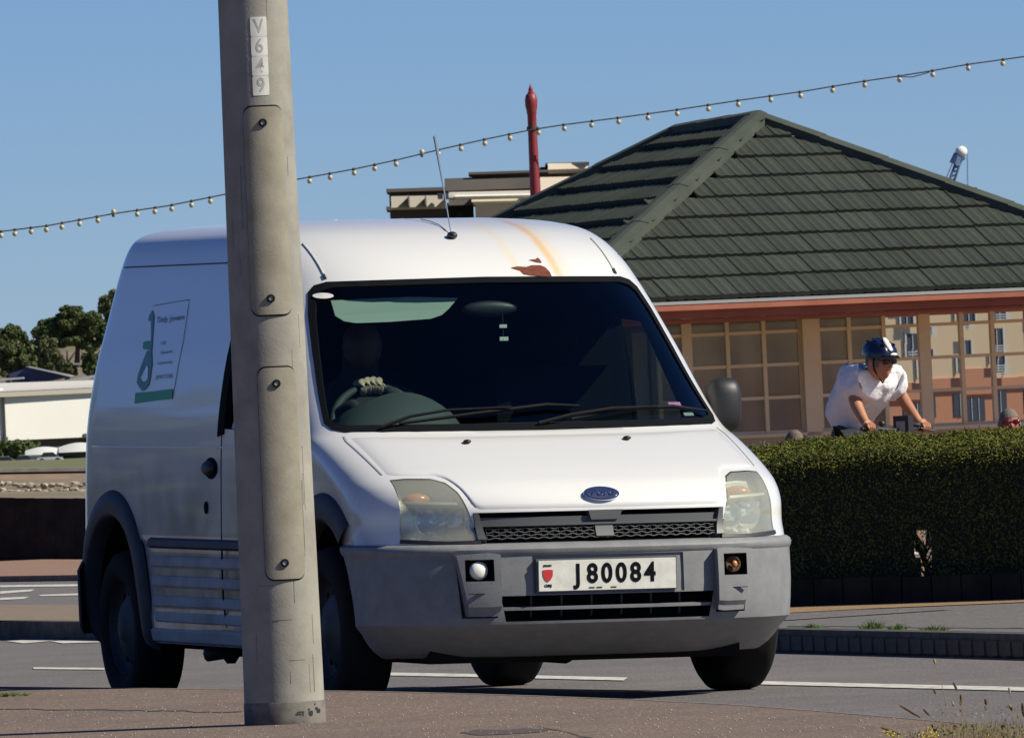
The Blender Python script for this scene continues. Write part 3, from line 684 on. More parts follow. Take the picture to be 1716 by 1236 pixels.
# far left corner lies in the plane of the left slope at eaves height
nL = (Ap-Cc).cross(Rg-Cc).normalized()
if nL.z < 0: nL = -nL
dirL = Vector((-nL.y, nL.x, 0)); dirL = dirL if dirL.y > 0 else -dirL; dirL.normalize()
Dc = Cc+dirL*9.0
shl = empty('seafront_shelter', Vector((Ap.x, Ap.y, 0.11)), 'cream glazed seafront shelter with a dark green tiled hipped roof and red fascia', 'building')
sb = shl.location.copy()
def S_(P): return P-sb
mb = MB(); bkR = Rg+Vector((3.6, 8, 0)); bkR.z = ez; Eb = Ec+Vector((-3, 7.8, 0))
V = [Cc, Ec, Ap, Rg, Dc, Eb+Vector((0, 0, 0)), Dc+Vector((7.3, 2.7, 0))]
dz = Vector((0, 0, -.06))
mb.add([S_(v+dz) for v in V], [(0, 1, 2), (0, 2, 3, 4), (1, 5, 3, 2), (4, 3, 5)]).build('roof', M['gap'], shl)
def tile_mesh(w, l, step):
    """one pressed pantile course piece: rolled profile across, stepped nose at the lower edge"""
    n = 8; V = []; F = []
    prof_ = ((0, .005), (.05, .012), (.11, .012), (.17, .002), (.32, -.002), (.55, .008), (.78, -.001), (1.0, .005))
    for i in range(n):
        t, h = prof_[i]
        x = (t-.5)*w*1.0
        V += [(x, -0.02, h+step), (x, l, h*0.9+0.004), (x, -0.02, h+step-0.055)]
    for i in range(n-1):
        a = i*3; b = a+3; F += [(a, b, b+1, a+1), (a+2, b+2, b, a)]
    F += [(2, 0, 1), ((n-1)*3, (n-1)*3+2, (n-1)*3+1)]
    return mesh_from('roof_tile', V, F)
def tile_face(P, Q, tri, rows, tw):
    """P->Q eaves, tri: polygon on the face"""
    u = (Q-P).normalized(); nrm = (Q-P).cross(tri[2]-P).normalized(); nrm = nrm if nrm.z > 0 else -nrm; w = nrm.cross(u).normalized(); w = w if w.z > 0 else -w
    H = max((p-P).dot(w) for p in tri); l = H/rows; tm = tile_mesh(tw, l*1.02, 0.062 if P is Dc else 0.045); tm.materials.append(M['tile'])
    P2 = [((p-P).dot(u), (p-P).dot(w)) for p in tri]
    def inside(x, y):
        c = False; j = len(P2)-1
        for i in range(len(P2)):
            if (P2[i][1] > y) != (P2[j][1] > y) and x < (P2[j][0]-P2[i][0])*(y-P2[i][1])/(P2[j][1]-P2[i][1])+P2[i][0]: c = not c
            j = i
        return c
    rot = Matrix((u, w, nrm)).transposed().to_4x4(); out = []
    xmin, xmax = min(p[0] for p in P2), max(p[0] for p in P2)
    for r_ in range(rows):
        k = 0; x = xmin+tw/2
        while x < xmax:
            if inside(x, (r_+.5)*l): out.append((P+u*x+w*(r_*l), (P+u*x+w*(r_+.5)*l)))
            x += tw
    return out, rot, tm
stuffV = MB()
cnt = 0
for (P, Q, poly_, rows) in ((Cc, Ec, [Cc, Ec, Ap], 9), (Dc, Cc, [Dc, Cc, Ap, Rg], 9)):
    out, rot, tm = tile_face(P, Q, poly_, rows, 0.215)
    def vis(pt):
        a = pt.x/pt.y*FPX; b = (pt.z-CAMH)/pt.y*FPX-B0
        px = CX+a*math.cos(RHO)-b*math.sin(RHO); py = CY-(a*math.sin(RHO)+b*math.cos(RHO))
        return px < 1745 and not (px < 1060-(py < 480)*0 and py > 375+max(0, (px-900))*0.75) and px > 850
    rest = []
    for loc, mid in out:
        jit = Matrix.Rotation(random.uniform(-.008, .008), 4, 'Z') @ Matrix.Translation((0, 0, random.uniform(-.004, .004)))
        if vis(mid) and cnt < 300:
            o = obj('roof_tile', tm, None, shl); o.matrix_basis = Matrix.Translation(S_(loc)) @ rot @ jit; cnt += 1
        else: rest.append(Matrix.Translation(S_(loc)) @ rot @ jit)
    for mm in rest: stuffV.add([mm @ v.co for v in tm.vertices], [tuple(p.vertices) for p in tm.polygons])
o = stuffV.build('roof_tiles', M['tile'], shl); o['kind'] = 'stuff'
def hipcap(P, Q, w=0.15, name='hip_cap', nseg=8):
    d = (Q-P); L = d.length; d.normalize(); side = d.cross(Vector((0, 0, 1))).normalized(); up = side.cross(d)
    for i in range(nseg):
        a = P+d*(L*i/nseg-0.03); b = P+d*(L*(i+1)/nseg); V = []
        for q, e in ((a, 0.008), (b, 0.0)):
            for t, h in ((-1, -.03), (-.97, .06), (-.25, .095), (.25, .095), (.97, .06), (1, -.03)): V.append(S_(q+side*w*t+up*(h+e)))
        MB().add(V, [(j, j+1, 6+j+1, 6+j) for j in range(5)]+[(5, 4, 3, 2, 1, 0)]).build(name, M['hip'], shl)
hipcap(Cc, Ap, .145, nseg=5); hipcap(Ec, Ap, .13, nseg=7); hipcap(Ap, Rg, .11, 'ridge_cap', 3); hipcap(Dc, Rg, .13, nseg=5)
# eaves: gutter, fascia, soffit
def band(P, Q, z0, z1, out, th, name, m):
    d = (Q-P).normalized(); nn = Vector((d.y, -d.x, 0)); nn = nn if nn.y < 0 else -nn
    V = []
    for q in (P, Q):
        for o_, z in ((out, z0), (out, z1), (out-th, z1), (out-th, z0)): V.append(S_(Vector((q.x, q.y, z))+nn*o_))
    MB().add(V, [(0,4,5,1),(1,5,6,2),(2,6,7,3),(3,7,4,0),(0,1,2,3),(4,7,6,5)]).build(name, m, shl)
band(Cc, Ec, ez-.065, ez-.03, .09, .1, 'gutter', M['gutter'])
band(Cc, Ec, ez-.13, ez-.075, .10, .06, 'fascia', M['fascia'])
band(Cc, Ec, ez-.22, ez-.135, -.03, .06, 'fascia_board', M['fascia'])
band(Cc, Ec, ez-.26, ez-.225, -.12, 1.9, 'soffit', M['fascia'])
band(Dc, Cc, ez-.22, ez-.03, .07, .1, 'fascia', M['fascia'])
# glazed wall on its own plane
PW = Vector((0, Yc+2.75, 0)); NW = Vector((0.24, -1, 0)).normalized()
TW = Vector((1, .24, 0)).normalized()
def wp(px, py, off=0): return S_(onplane(px, py, PW+NW*off, NW))
def member(x0, y0, x1, y1, wpx, name='glazing_bar', th=0.05, m='frame', off=0.04):
    """bar between two photo points on the wall plane, wpx wide"""
    a, b = wp(x0, y0), wp(x1, y1); d = (b-a).normalized(); sd_ = NW.cross(d).normalized()*(wpx/2/FPX*PW.y)
    V = []
    for q in (a, b):
        for s1, o_ in ((-1, off), (1, off), (1, off-th), (-1, off-th)): V.append(q+sd_*s1+NW*o_)
    return MB().add(V, [(0,1,5,4),(1,2,6,5),(2,3,7,6),(3,0,4,7),(0,3,2,1),(4,5,6,7)]).build(name, M[m], shl)
def rowy(y, x): return y-(x-1250)*0.0455     # rows follow the roll of the picture
def colx(x, y): return x+(y-620)*0.047
cl = [1104, 1152, 1220, 1281, 1342]; cr_ = [1372, 1424, 1482, 1550, 1612, 1664, 1722, 1780]
rows_y = [522, 558, 613, 668, 727]
cream = [(c, 2.0) for c in ()]
def quad_pane(xa, xb, ya, yb, name, m, tilt=0.0, off=0.0):
    P = [wp(colx(xa, y_), rowy(y_, xa), off) for y_ in (ya, yb)]+[wp(colx(xb, y_), rowy(y_, xb), off) for y_ in (yb, ya)]
    P[1] = P[1]; c = sum(P, Vector())/4
    if tilt:
        rt = Matrix.Rotation(random.uniform(-tilt, tilt), 3, 'Z') @ Matrix.Rotation(random.uniform(-tilt, tilt), 3, 'X'); P = [c+rt @ (p-c) for p in P]
    return obj(name, mesh_from(name, P, [(0, 1, 2, 3)]), m, shl)
for cols, refl in ((cl, False), (cr_, True)):
    for i in range(len(cols)-1):
        for j in range(len(rows_y)-1):
            rm = refl and cols[i] >= 1475
            quad_pane(cols[i], cols[i+1], rows_y[j], rows_y[j+1], 'window_pane', M['mirror'] if rm else M['pane'], 0.0006 if rm else 0.0)
    for j, y in enumerate(rows_y):
        x0, x1 = cols[0], cols[-1]; wv = 8 if j in (0, 4) else 5.5
        member(colx(x0, y), rowy(y, x0), colx(x1, y), rowy(y, x1), wv, off=0.03)
    for i, x in enumerate(cols):
        wv = 6.5
        if x in (1152,): wv = 17
        if x in (1550, ): wv = 20
        member(colx(x, 505), rowy(505, x), colx(x, 732), rowy(732, x), wv, off=0.045)
member(colx(1357, 500), rowy(500, 1357), colx(1357, 760), rowy(760, 1357), 27, 'corner_post', .2, 'frame', .10)
member(colx(1344, 500), rowy(500, 1344), colx(1344, 760), rowy(760, 1344), 9, 'corner_post', .1, 'panel', .06)
member(colx(1060, 515), rowy(515, 1060), colx(1800, 515), rowy(515, 1800), 12, 'head_rail', .1, 'frame', .05)
# infill panels below
quad_pane(1060, 1345, 729, 860, 'infill_panel', M['panel'], 0, .02); quad_pane(1368, 1850, 729, 860, 'infill_panel', M['panel'], 0, .02)
member(colx(1060, 731), rowy(731, 1060), colx(1850, 731), rowy(731, 1850), 6, 'sill', .14, 'frame', .1)
# curtains and interior
for i, x in enumerate(range(1060, 1480, 30)):
    quad_pane(x+2, x+26+(i % 2)*4, 548+random.uniform(-6, 4), 735, 'curtain', M['curtain'], 0, -.35-(i % 3)*.06)
quad_pane(1000, 1900, 500, 870, 'inner_wall', M['panel'], 0, -2.4)
quad_pane(1000, 1900, 400, 520, 'inner_ceiling_beam', M['slab'], 0, -.2)

# hotel behind the photographer, mirrored in the shelter's right-hand panes
hdir = Vector((0.035+0.0, 1, 0)); hr = hdir-2*hdir.dot(NW)*NW
d_ = Vector(ray(1600, 600)[:1]+(1, ray(1600, 600)[1])); r_ = d_-2*d_.dot(NW)*NW
hit = onplane(1600, 600, PW, NW); HD = 820.0; HP = hit+r_*HD
hn = Vector((0.50, 0.866, 0)); hu = Vector((-hn.y, hn.x, 0))
# mirrored: world +x appears flipped; lay the facade out along hu
hot = empty('hotel', Vector((HP.x, HP.y, -0.5)), 'cream and terracotta hotel with balconies, seen mirrored in the right shelter windows', 'hotel')
hot.rotation_euler = (0, 0, math.atan2(hu.y, hu.x))
def hb(x0, x1, z0, z1, d0, d1, nm, m): return MB().box((x0, d0, z0), (x1, d1, z1)).build(nm, m, hot)
sgn = -1 if (Matrix.Rotation(hot.rotation_euler.z, 3, 'Z') @ Vector((0, 1, 0))).dot(hn) > 0 else 1
W0, W1 = -60, 60
def hb2(x0, x1, z0, z1, f0, f1, nm, m):        # f: distance in front of the facade plane
    a, b = sorted((-sgn*f0, -sgn*f1)); return hb(x0, x1, z0, z1, a, b, nm, m)
hb2(W0, W1, 0, 4.0, -12, 0, 'wall', M['terra']); hb2(W0, W1, 4.0, 5.5, -12, .15, 'wall', M['terra']); hb2(W0, W1, 5.5, 16, -12, 0, 'wall', M['hotel']); hb2(W0, W1, 16, 16.6, -12, .6, 'cornice', M['terra'])
for k in range(17):
    x = W0+2.0+k*7.0
    hb2(x-.6, x+3.6, 1.9, 3.7, 0, .05, 'window', M['hglass'])
    for q in (.4, 1.5, 2.6): hb2(x+q-.04, x+q+.04, 1.9, 3.7, .05, .09, 'window_frame', M['railw'])
    for z in (6.0, 9.2, 12.4):
        hb2(x, x+1.9, z, z+1.9, 0, .05, 'window', M['hglass']); hb2(x+.9, x+1.0, z, z+1.9, .05, .1, 'window_frame', M['railw'])
        hb2(x-.25, x, z-.1, z+2.0, .05, .12, 'window_frame', M['railw']); hb2(x+1.9, x+2.15, z-.1, z+2.0, .05, .12, 'window_frame', M['railw'])
        for q in range(5): hb2(x-.3, x+2.2, z-.35+q*.2, z-.27+q*.2, .4, .44, 'balcony_rail', M['railw'])

# ================================================================== HEDGE
hA = Vector((0.55, 61.0, 0)); hB_ = Vector((3.9, 57.9, 0))
hu_ = (hB_-hA).normalized(); hn_ = Vector((hu_.y, -hu_.x, 0)); hn_ = hn_ if hn_.y < 0 else -hn_
hL = (hB_-hA).length; depth = 1.5; DV = Vector((.035, 1, 0)).normalized()
hg = empty('hedge', hA+Vector((0, 0, .1)), 'clipped dark green hedge between the road and the promenade, right of the van', 'hedge')
def topz(s_, t_): return 0.765+0.075*math.sin(min(1.0, t_/depth*1.15)*math.pi/2)-0.055*max(0, 1-t_/0.2)**2-0.035*max(0, (1.9-s_)/2.0)+0.010*math.sin(s_*5)+0.008*math.sin(s_*11+1)
gaps = [(1590, 1642, 868, 952, 1.0), (1310, 1405, 893, 960, .9)]
def pix(P):
    a = P.x/P.y*FPX; b = (P.z-CAMH)/P.y*FPX-B0
    return CX+a*math.cos(RHO)-b*math.sin(RHO), CY-(a*math.sin(RHO)+b*math.cos(RHO))
GS = [(1.20, 1.42), (2.36, 2.56)]       # stretches along the hedge where the base is bare
def in_gap(s_, z):
    if .10 < z < .24+.04*math.sin(s_*40) and .70 < s_ < 1.06: return random.random() < .7
    if .14 < z < .40 and abs(s_-(1.97+.05*math.sin(z*20))) < .10*(1-(z-.24)**2*8): return random.random() < .12
    return False
C = []; Nn = []
nleaf = 130000
while len(C) < nleaf:
    s_ = random.uniform(0, hL); q = random.random()
    if q < .22: t_ = random.uniform(.0, .14); z = random.uniform(0.0, topz(s_, t_)-.02); nv = hn_
    else: t_ = random.uniform(0, depth); z = topz(s_, t_)+random.gauss(-.012, .012); nv = Vector((0, 0, 1))
    if z < .03: continue
    if in_gap(s_, z) : continue
    if z < .12 and random.random() < .3: continue
    P = hu_*s_+DV*t_+Vector((0, 0, z)); C.append(P); Nn.append(nv)
lv = obj('foliage', leaves(C, 0.0072, Nn, .45, .7), M['hleaf'], hg); lv['kind'] = 'stuff'
# inner twig mass as near-black blocks imitating shade, leaving the two bare gaps
def core(s0, s1, z0, z1f, name='twig_shade_core'):
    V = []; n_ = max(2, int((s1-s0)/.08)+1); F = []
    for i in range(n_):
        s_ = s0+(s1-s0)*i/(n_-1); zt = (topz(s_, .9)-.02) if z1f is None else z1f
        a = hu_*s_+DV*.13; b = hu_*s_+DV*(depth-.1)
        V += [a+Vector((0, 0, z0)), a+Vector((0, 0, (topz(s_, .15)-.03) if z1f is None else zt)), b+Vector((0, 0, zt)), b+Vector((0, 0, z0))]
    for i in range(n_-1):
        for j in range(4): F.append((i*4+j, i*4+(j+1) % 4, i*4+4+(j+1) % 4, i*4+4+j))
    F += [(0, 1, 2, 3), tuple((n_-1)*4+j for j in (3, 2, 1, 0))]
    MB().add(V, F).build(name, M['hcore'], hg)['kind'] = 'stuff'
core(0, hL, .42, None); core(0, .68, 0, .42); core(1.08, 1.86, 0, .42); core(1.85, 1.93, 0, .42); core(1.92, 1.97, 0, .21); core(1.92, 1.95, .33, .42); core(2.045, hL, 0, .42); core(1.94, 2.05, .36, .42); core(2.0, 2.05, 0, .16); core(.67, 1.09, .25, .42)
for (s_, lean) in ((.25, .1), (.78, -.1), (.95, .05), (1.55, .1), (2.05, -.12), (2.5, .1), (3.0, 0), (3.6, .1), (4.2, 0)):
    p = hu_*s_+DV*.3
    mb = MB(); mb.tube([p, p+Vector((lean*.2, 0, .16)), p+Vector((lean, .1, .45))], [.022, .016, .01], 6)
    for q in range(11):
        a = q*1.3+s_; q = q*.5; mb.tube([p+Vector((lean*.3, 0, .12+.03*q)), p+Vector((lean*.3+math.cos(a)*.14, math.sin(a)*.1, .26+.04*q))], [.007, .003], 4)
    mb.build('trunk', M['bark'], hg, smooth=True)
# dwarf wall under the hedge
dwf = empty('hedge_kerb', hA, 'low dark brick edging wall along the foot of the hedge', 'low wall')
nb = 28
for i in range(nb):
    a = hu_*(hL*1.2*i/nb-.4)+hn_*.12; b = hu_*(hL*1.2*(i+1)/nb-.41)+hn_*.12
    h_ = .135+random.uniform(-.004, .004)
    V = [a, b, b-hn_*.11, a-hn_*.11]; V = [Vector((v.x, v.y, .08)) for v in V]+[Vector((v.x, v.y, .10+h_)) for v in V]
    MB().add(V, [(0,3,2,1),(4,5,6,7),(0,1,5,4),(1,2,6,5),(2,3,7,6),(3,0,4,7)]).build('edging_block', M['darkwall'], dwf)
# white hooped railing glimpsed through the hedge foot
rl = empty('low_railing', (1.5, 70, .11), 'low pale metal railing glimpsed under the hedge beside the van', 'railing')
for i in range(10):
    x = -1.2+i*.24; MB().tube([(x, 0, 0), (x, 0, .36), (x+.05, 0, .42), (x+.12, 0, .44), (x+.19, 0, .42), (x+.24, 0, .36), (x+.24, 0, 0)], .012, 6).build('hoop', M['stickw'], rl, smooth=True)
MB().tube([(-1.25, .03, .12), (1.3, .03, .12)], .014, 6).build('rail', M['stickw'], rl)
# grass tufts on the kerb and pavement
def tuft(x, y, z, w, h, label):
    P = onz(x, y, z); o = empty('grass_tuft', P, label, 'grass tuft', 'grass tufts by the kerb'); V = []; F = []
    for i in range(90):
        a = random.uniform(-w, w); b_ = random.uniform(-.05, .05); hh = h*random.uniform(.4, 1)*(1-.5*abs(a)/w); l = random.uniform(-.03, .03); n_ = len(V)
        V += [(a-.003, b_, 0), (a+.003, b_, 0), (a+l, b_+random.uniform(-.02, .02), hh)]; F.append((n_, n_+1, n_+2))
    MB().add(V, F).build('blades', M['wgrass'], o)['kind'] = 'stuff'
tuft(1362, 1052, .1, .035, .03, 'smallest green tuft on the kerb top, closest to the van')
tuft(1462, 1053, .1, .05, .055, 'tallest green tuft on the kerb top right of the van')
tuft(1504, 1054, .1, .035, .04, 'green tuft just right of the tallest one on the kerb top')
tuft(1566, 1056, .1, .055, .035, 'wide low green tuft on the kerb top, furthest right')
tuft(18, 1166, .12, .06, .025, 'yellowish grass tuft on the near pavement edge at far left')

def blot(pix, z, m): return strip('stain', pix, z, m)
blot([(770, 1226), (800, 1221), (840, 1222), (880, 1219), (925, 1221), (900, 1226), (850, 1229), (800, 1231)], .1215, mat('stain_dark', (.075, .05, .042), .9))

def crack(pix, z, wpx=1.6):
    P = pix; up = [(x, y-wpx*(.3+.5*random.random())) for x, y in P]; dn = [(x, y+wpx*(.3+.5*random.random())) for x, y in reversed(P)]
    return strip('crack', up+dn, z, M['crackm'])
M['crackm'] = mat('crack_dark', (.05, .042, .036), .95)
random.seed(21)
def wander(x0, y0, x1, y1, n, a): return [(x0+(x1-x0)*i/n, y0+(y1-y0)*i/n+random.uniform(-a, a)) for i in range(n+1)]
crack(wander(-20, 1186, 405, 1192, 22, 1.2), .1215, 1.0); pass
crack(wander(900, 1215, 1010, 1240, 9, 1.5), .1215, .8)
crack(wander(1320, 1048, 1716, 1052, 20, .7), .1025, .8)
es = MB(); V = []
for p in edge: V += [Vector((p.x, p.y-.10, .1213)), Vector((p.x, p.y-.0, .1213))]
es.add(V, [(2*i, 2*i+2, 2*i+3, 2*i+1) for i in range(len(edge)-1)]); tag(es.build('kerb_edging', mat('edging', (.15, .125, .105), .9, noise=(20, .6, (.22, .19, .165)))), kind='structure')
# loose grit on the near pavement
gm = MB(); gm.ell((0, 0, 0), (1, .8, .5), 5, 3); gv, gf = gm.V, gm.F; grit = MB()
for i in range(700):
    px_, py_ = random.uniform(-10, 1500), random.uniform(1160, 1238)
    if py_ < 1156+max(0, (px_-600))*.045+6: continue
    p = onz(px_, py_, .1215); k_ = random.uniform(.0015, .0045); grit.add([p+v*k_ for v in gv], gf)
tag(grit.build('grit', mat('grit_pale', (.42, .37, .32), .9)), kind='stuff')
M['greyedw'] = mat('greyed_white', (.46, .445, .43), .75, spec=.1, noise=(3, .6, (.33, .305, .285)))  # greyed white for the side mouldings and sill

# ================================================================== VAN
VO = Vector((0.084, 45.97, 0)); VTH = R(18)
van = empty('van', VO, 'white high-roof van with grey bumper, rusty roof edge and plate J80084 behind the lamp post', 'van', rz=VTH)
PIV = Vector((0, 1.4, .35))
RBm = (Matrix.Rotation(R(1.2), 3, 'Y') @ Matrix.Rotation(R(0.9), 3, 'X')).to_4x4()
XSH = -0.02
MBODY = Matrix.Translation(PIV) @ RBm @ Matrix.Translation(-PIV) @ Matrix.Translation((XSH, 0, 0))
def vp(name, me, m=None, parent=None):
    if parent is None: return obj(name, me, m, van, MBODY)
    return obj(name, me, m, parent)
Wf = pchip([.18, .25, .5, .8, .95, 1.06, 1.3, 1.5, 1.65, 1.74, 1.80, 1.84, 1.868, 1.886, 1.897], [.80, .845, .868, .865, .862, .857, .828, .784, .748, .722, .698, .668, .615, .54, .42])
Y0 = pchip([.18, .25, .30, .36, .45, .60, .645, .70, .762, .80, .85, .90, .96, 1.02, 1.055, 1.09, 1.64, 1.70, 1.76, 1.81, 1.85, 1.88, 1.897], [-.70, -.755, -.80, -.842, -.848, -.838, -.825, -.80, -.795, -.775, -.715, -.60, -.43, -.245, -.13, -.06, .60, .685, .80, .93, 1.08, 1.30, 1.55])
BF = pchip([.18, .6, .8, 1.0, 1.1, 1.64, 1.8, 1.897], [.56, .58, .56, .51, .52, .5, .46, .40])
YR = pchip([.18, .3, .5, 1.0, 1.3, 1.5, 1.7, 1.80, 1.86, 1.897], [3.46, 3.52, 3.55, 3.54, 3.50, 3.46, 3.43, 3.42, 3.42, 3.30])
NE = 2.6
def Fy(x, z):
    w = Wf(z); q = min(.9995, abs(x)/w); return Y0(z)+BF(z)*(1-(1-q**NE)**(1/NE))
def Fp(x, z, off=0.0):
    p = Vector((x, Fy(x, z), z))
    if off:
        e = 2e-3; sgn_ = -1 if x > 0 else 1
        dx = Vector((sgn_*e, Fy(x+sgn_*e, z)-Fy(x, z), 0)); dz_ = Vector((0, Fy(x, z+e)-Fy(x, z), e))
        if abs(x) > Wf(z+e): dz_ = Vector((0, 0, e))
        n_ = dx.cross(dz_).normalized()
        if n_.y > 0: n_ = -n_
        p += n_*off
    return p
def Gx(y, z):
    w = Wf(z); t = (Y0(z)+BF(z)-y)/BF(z)
    if t > 0: w = w*max(0.0, 1-min(.9999, t)**NE)**(1/NE)
    yr = YR(z); r_ = .28
    if y > yr-r_: w -= r_-math.sqrt(max(0, r_*r_-(y-yr+r_)**2))
    return w
def Gp(y, z, side=-1, off=0.0): return Vector((side*(Gx(y, z)+off), y, z))
def ring(z, nf=44, ns=46, nr=12, body=True):
    w, y0, b, yr = Wf(z), Y0(z), BF(z), YR(z)
    if body and z < .64: k = .15*min(1, (.64-z)/.02); y0 += k; b -= k; w -= .012 if z > .32 else 0
    r_ = min(.28, w*.8); P = []
    for i in range(nf+1):
        a = -math.pi/2+math.pi*i/nf; sx_ = abs(math.sin(a))**(2/NE)*(1 if a > 0 else -1); c = abs(math.cos(a))**(2/NE)
        P.append((w*sx_, y0+b*(1-c)))
    for i in range(1, ns): P.append((w, y0+b+(yr-r_-y0-b)*i/ns))
    for i in range(nr+1):
        a = math.pi/2*i/nr; P.append((w-r_+r_*math.cos(a), yr-r_+r_*math.sin(a)))
    for i in range(nr+1):
        a = math.pi/2*(1-i/nr); P.append((-(w-r_)-r_*math.cos(a), yr-r_+r_*math.sin(a)))
    for i in range(ns-1, 0, -1): P.append((-w, y0+b+(yr-r_-y0-b)*i/ns))
    return P
zs = [.22, .26, .32, .4, .5, .58, .618, .64]+[.66+.02*i for i in range(6)]+[.775+.0125*i for i in range(24)]+[1.08+.035*i for i in range(16)]+[1.64+.02*i for i in range(6)]+[1.755+.012*i for i in range(11)]+[1.882, 1.889, 1.897]
zs = sorted(set(round(z, 4) for z in zs)); V = []; F = []
for z in zs: V += [(x, y, z) for x, y in ring(z)]
nr_ = len(ring(1.0))
for j in range(len(zs)-1):
    for i in range(nr_): F.append((j*nr_+i, j*nr_+(i+1) % nr_, (j+1)*nr_+(i+1) % nr_, (j+1)*nr_+i))
F.append(tuple(range(nr_-1, -1, -1)))
top = [(j_) for j_ in range(nr_)]; ci = len(V); V.append((0, 2.2, 1.905)); b_ = (len(zs)-1)*nr_
for i in range(nr_): F.append((b_+i, b_+(i+1) % nr_, ci))
body = vp('body', mesh_from('body', V, F), M['white']); fixn(body)

def grid_patch(top_, bot_, n, mrows, mapf, rim=0.0, thick=0.0):
    """Coons-like patch from top and bottom polylines in surface parameters"""
    T = resample([(a, b, 0) for a, b in top_], n); B = resample([(a, b, 0) for a, b in bot_], n); V = []; F = []
    for j in range(mrows):
        f = j/(mrows-1)
        for i in range(n): q = T[i].lerp(B[i], f); V.append((q.x, q.y))
    P = [mapf(a, b, 0) for a, b in V]
    F = [(j*n+i, j*n+i+1, (j+1)*n+i+1, (j+1)*n+i) for j in range(mrows-1) for i in range(n-1)]
    if thick:
        k = len(P); P += [mapf(a, b, 1) for a, b in V]
        F += [tuple(k+i for i in reversed(f)) for f in F]
        bd = [i for i in range(n)]+[j*n+n-1 for j in range(1, mrows)]+[(mrows-1)*n+i for i in range(n-2, -1, -1)]+[j*n for j in range(mrows-2, 0, -1)]
        F += [(bd[i], k+bd[i], k+bd[(i+1) % len(bd)], bd[(i+1) % len(bd)]) for i in range(len(bd))]
    return P, F
def front_prism(top_, bot_, o0, o1, n=24, mrows=8):
    P, F = grid_patch(top_, bot_, n, mrows, lambda x, z, s_: Vector((x, Fy(x, z)+(o1 if s_ else o0), z)), thick=1)
    mb = MB(); mb.V = P; mb.F = F; return mb
# windscreen outline (x,z)
WT = [(-.735, 1.36), (-.70, 1.52), (-.672, 1.605), (-.645, 1.632), (-.60, 1.645), (0, 1.652), (.60, 1.645), (.645, 1.632), (.672, 1.605), (.70, 1.52), (.735, 1.36)]
WB_ = [(-.738, 1.34), (-.775, 1.16), (-.787, 1.10), (-.775, 1.076), (-.74, 1.066), (0, 1.06), (.74, 1.066), (.775, 1.076), (.787, 1.10), (.775, 1.16), (.738, 1.34)]
HT = lambda s: [(s*.738, .885), (s*.69, .890), (s*.60, .888), (s*.56, .872), (s*.535, .835)]
HB = lambda s: [(s*.748, .655), (s*.69, .65), (s*.60, .648), (s*.50, .648), (s*.482, .655)]
# cut the cabin, windows, wheel wells, lamp pockets and grille out of the shell
c1 = MB(); P, F = grid_patch(WT, WB_, 40, 10, lambda x, z, s_: Vector((x, Fy(x, z)-.12, z)) if not s_ else Vector((x*.93, 1.38, z)), thick=1); c1.V = P; c1.F = F
bool_apply(body, c1, M['cabin_black'])
bool_apply(body, MB().box((-.74, .30, .50), (.74, 1.37, 1.25)), M['cabin_black'])
win = [(.34, 1.10), (.40, 1.14), (.70, 1.50), (1.28, 1.54), (1.31, 1.50), (1.33, 1.06), (.36, 1.06)]
def yz_prism(poly, x0, x1):
    n = len(poly); V = [(x0, a, b) for a, b in poly]+[(x1, a, b) for a, b in poly]
    return MB().add(V, [tuple(range(n)), tuple(range(2*n-1, n-1, -1))]+[(i, n+i, n+(i+1) % n, (i+1) % n) for i in range(n)])
bool_apply(body, yz_prism([(.50, 1.10), (.78, 1.47), (1.27, 1.50), (1.31, 1.46), (1.33, 1.08), (.52, 1.07)], -1.1, 1.1), M['cabin_black'])
def cyl_x(yc, zc, r, x0, x1, n=56, zmin=None):
    pts = [(yc+r*math.cos(2*math.pi*i/n), zc+r*math.sin(2*math.pi*i/n)) for i in range(n)]
    return yz_prism(pts, x0, x1)
AR = .395
for yc in (0, 2.9):
    for s_ in (-1, 1): bool_apply(body, cyl_x(yc, .34, AR, s_*.58, s_*1.1), M['gap'])
for s_ in (-1, 1): bool_apply(body, front_prism(HT(s_), HB(s_), -.12, .13, 16, 8), M['refl'])
bool_apply(body, front_prism([(-.50, .757), (.50, .757)], [(-.49, .630), (.49, .630)], -.12, .12, 12, 4), M['gap'])
fixn(body)
for p in body.data.polygons: p.use_smooth = True
body.data.set_sharp_from_angle(angle=R(32))

def fpatch(name, T, B, off, m, parent=None, n=32, mr=8, thick=0.012):
    P, F = grid_patch(T, B, n, mr, lambda x, z, s_: Fp(x, z, off-(thick if s_ else 0)), thick=1)
    o = vp(name, mesh_from(name, P, F), m, parent); fixn(o)
    for p in o.data.polygons: p.use_smooth = True
    o.data.set_sharp_from_angle(angle=R(40)); return o
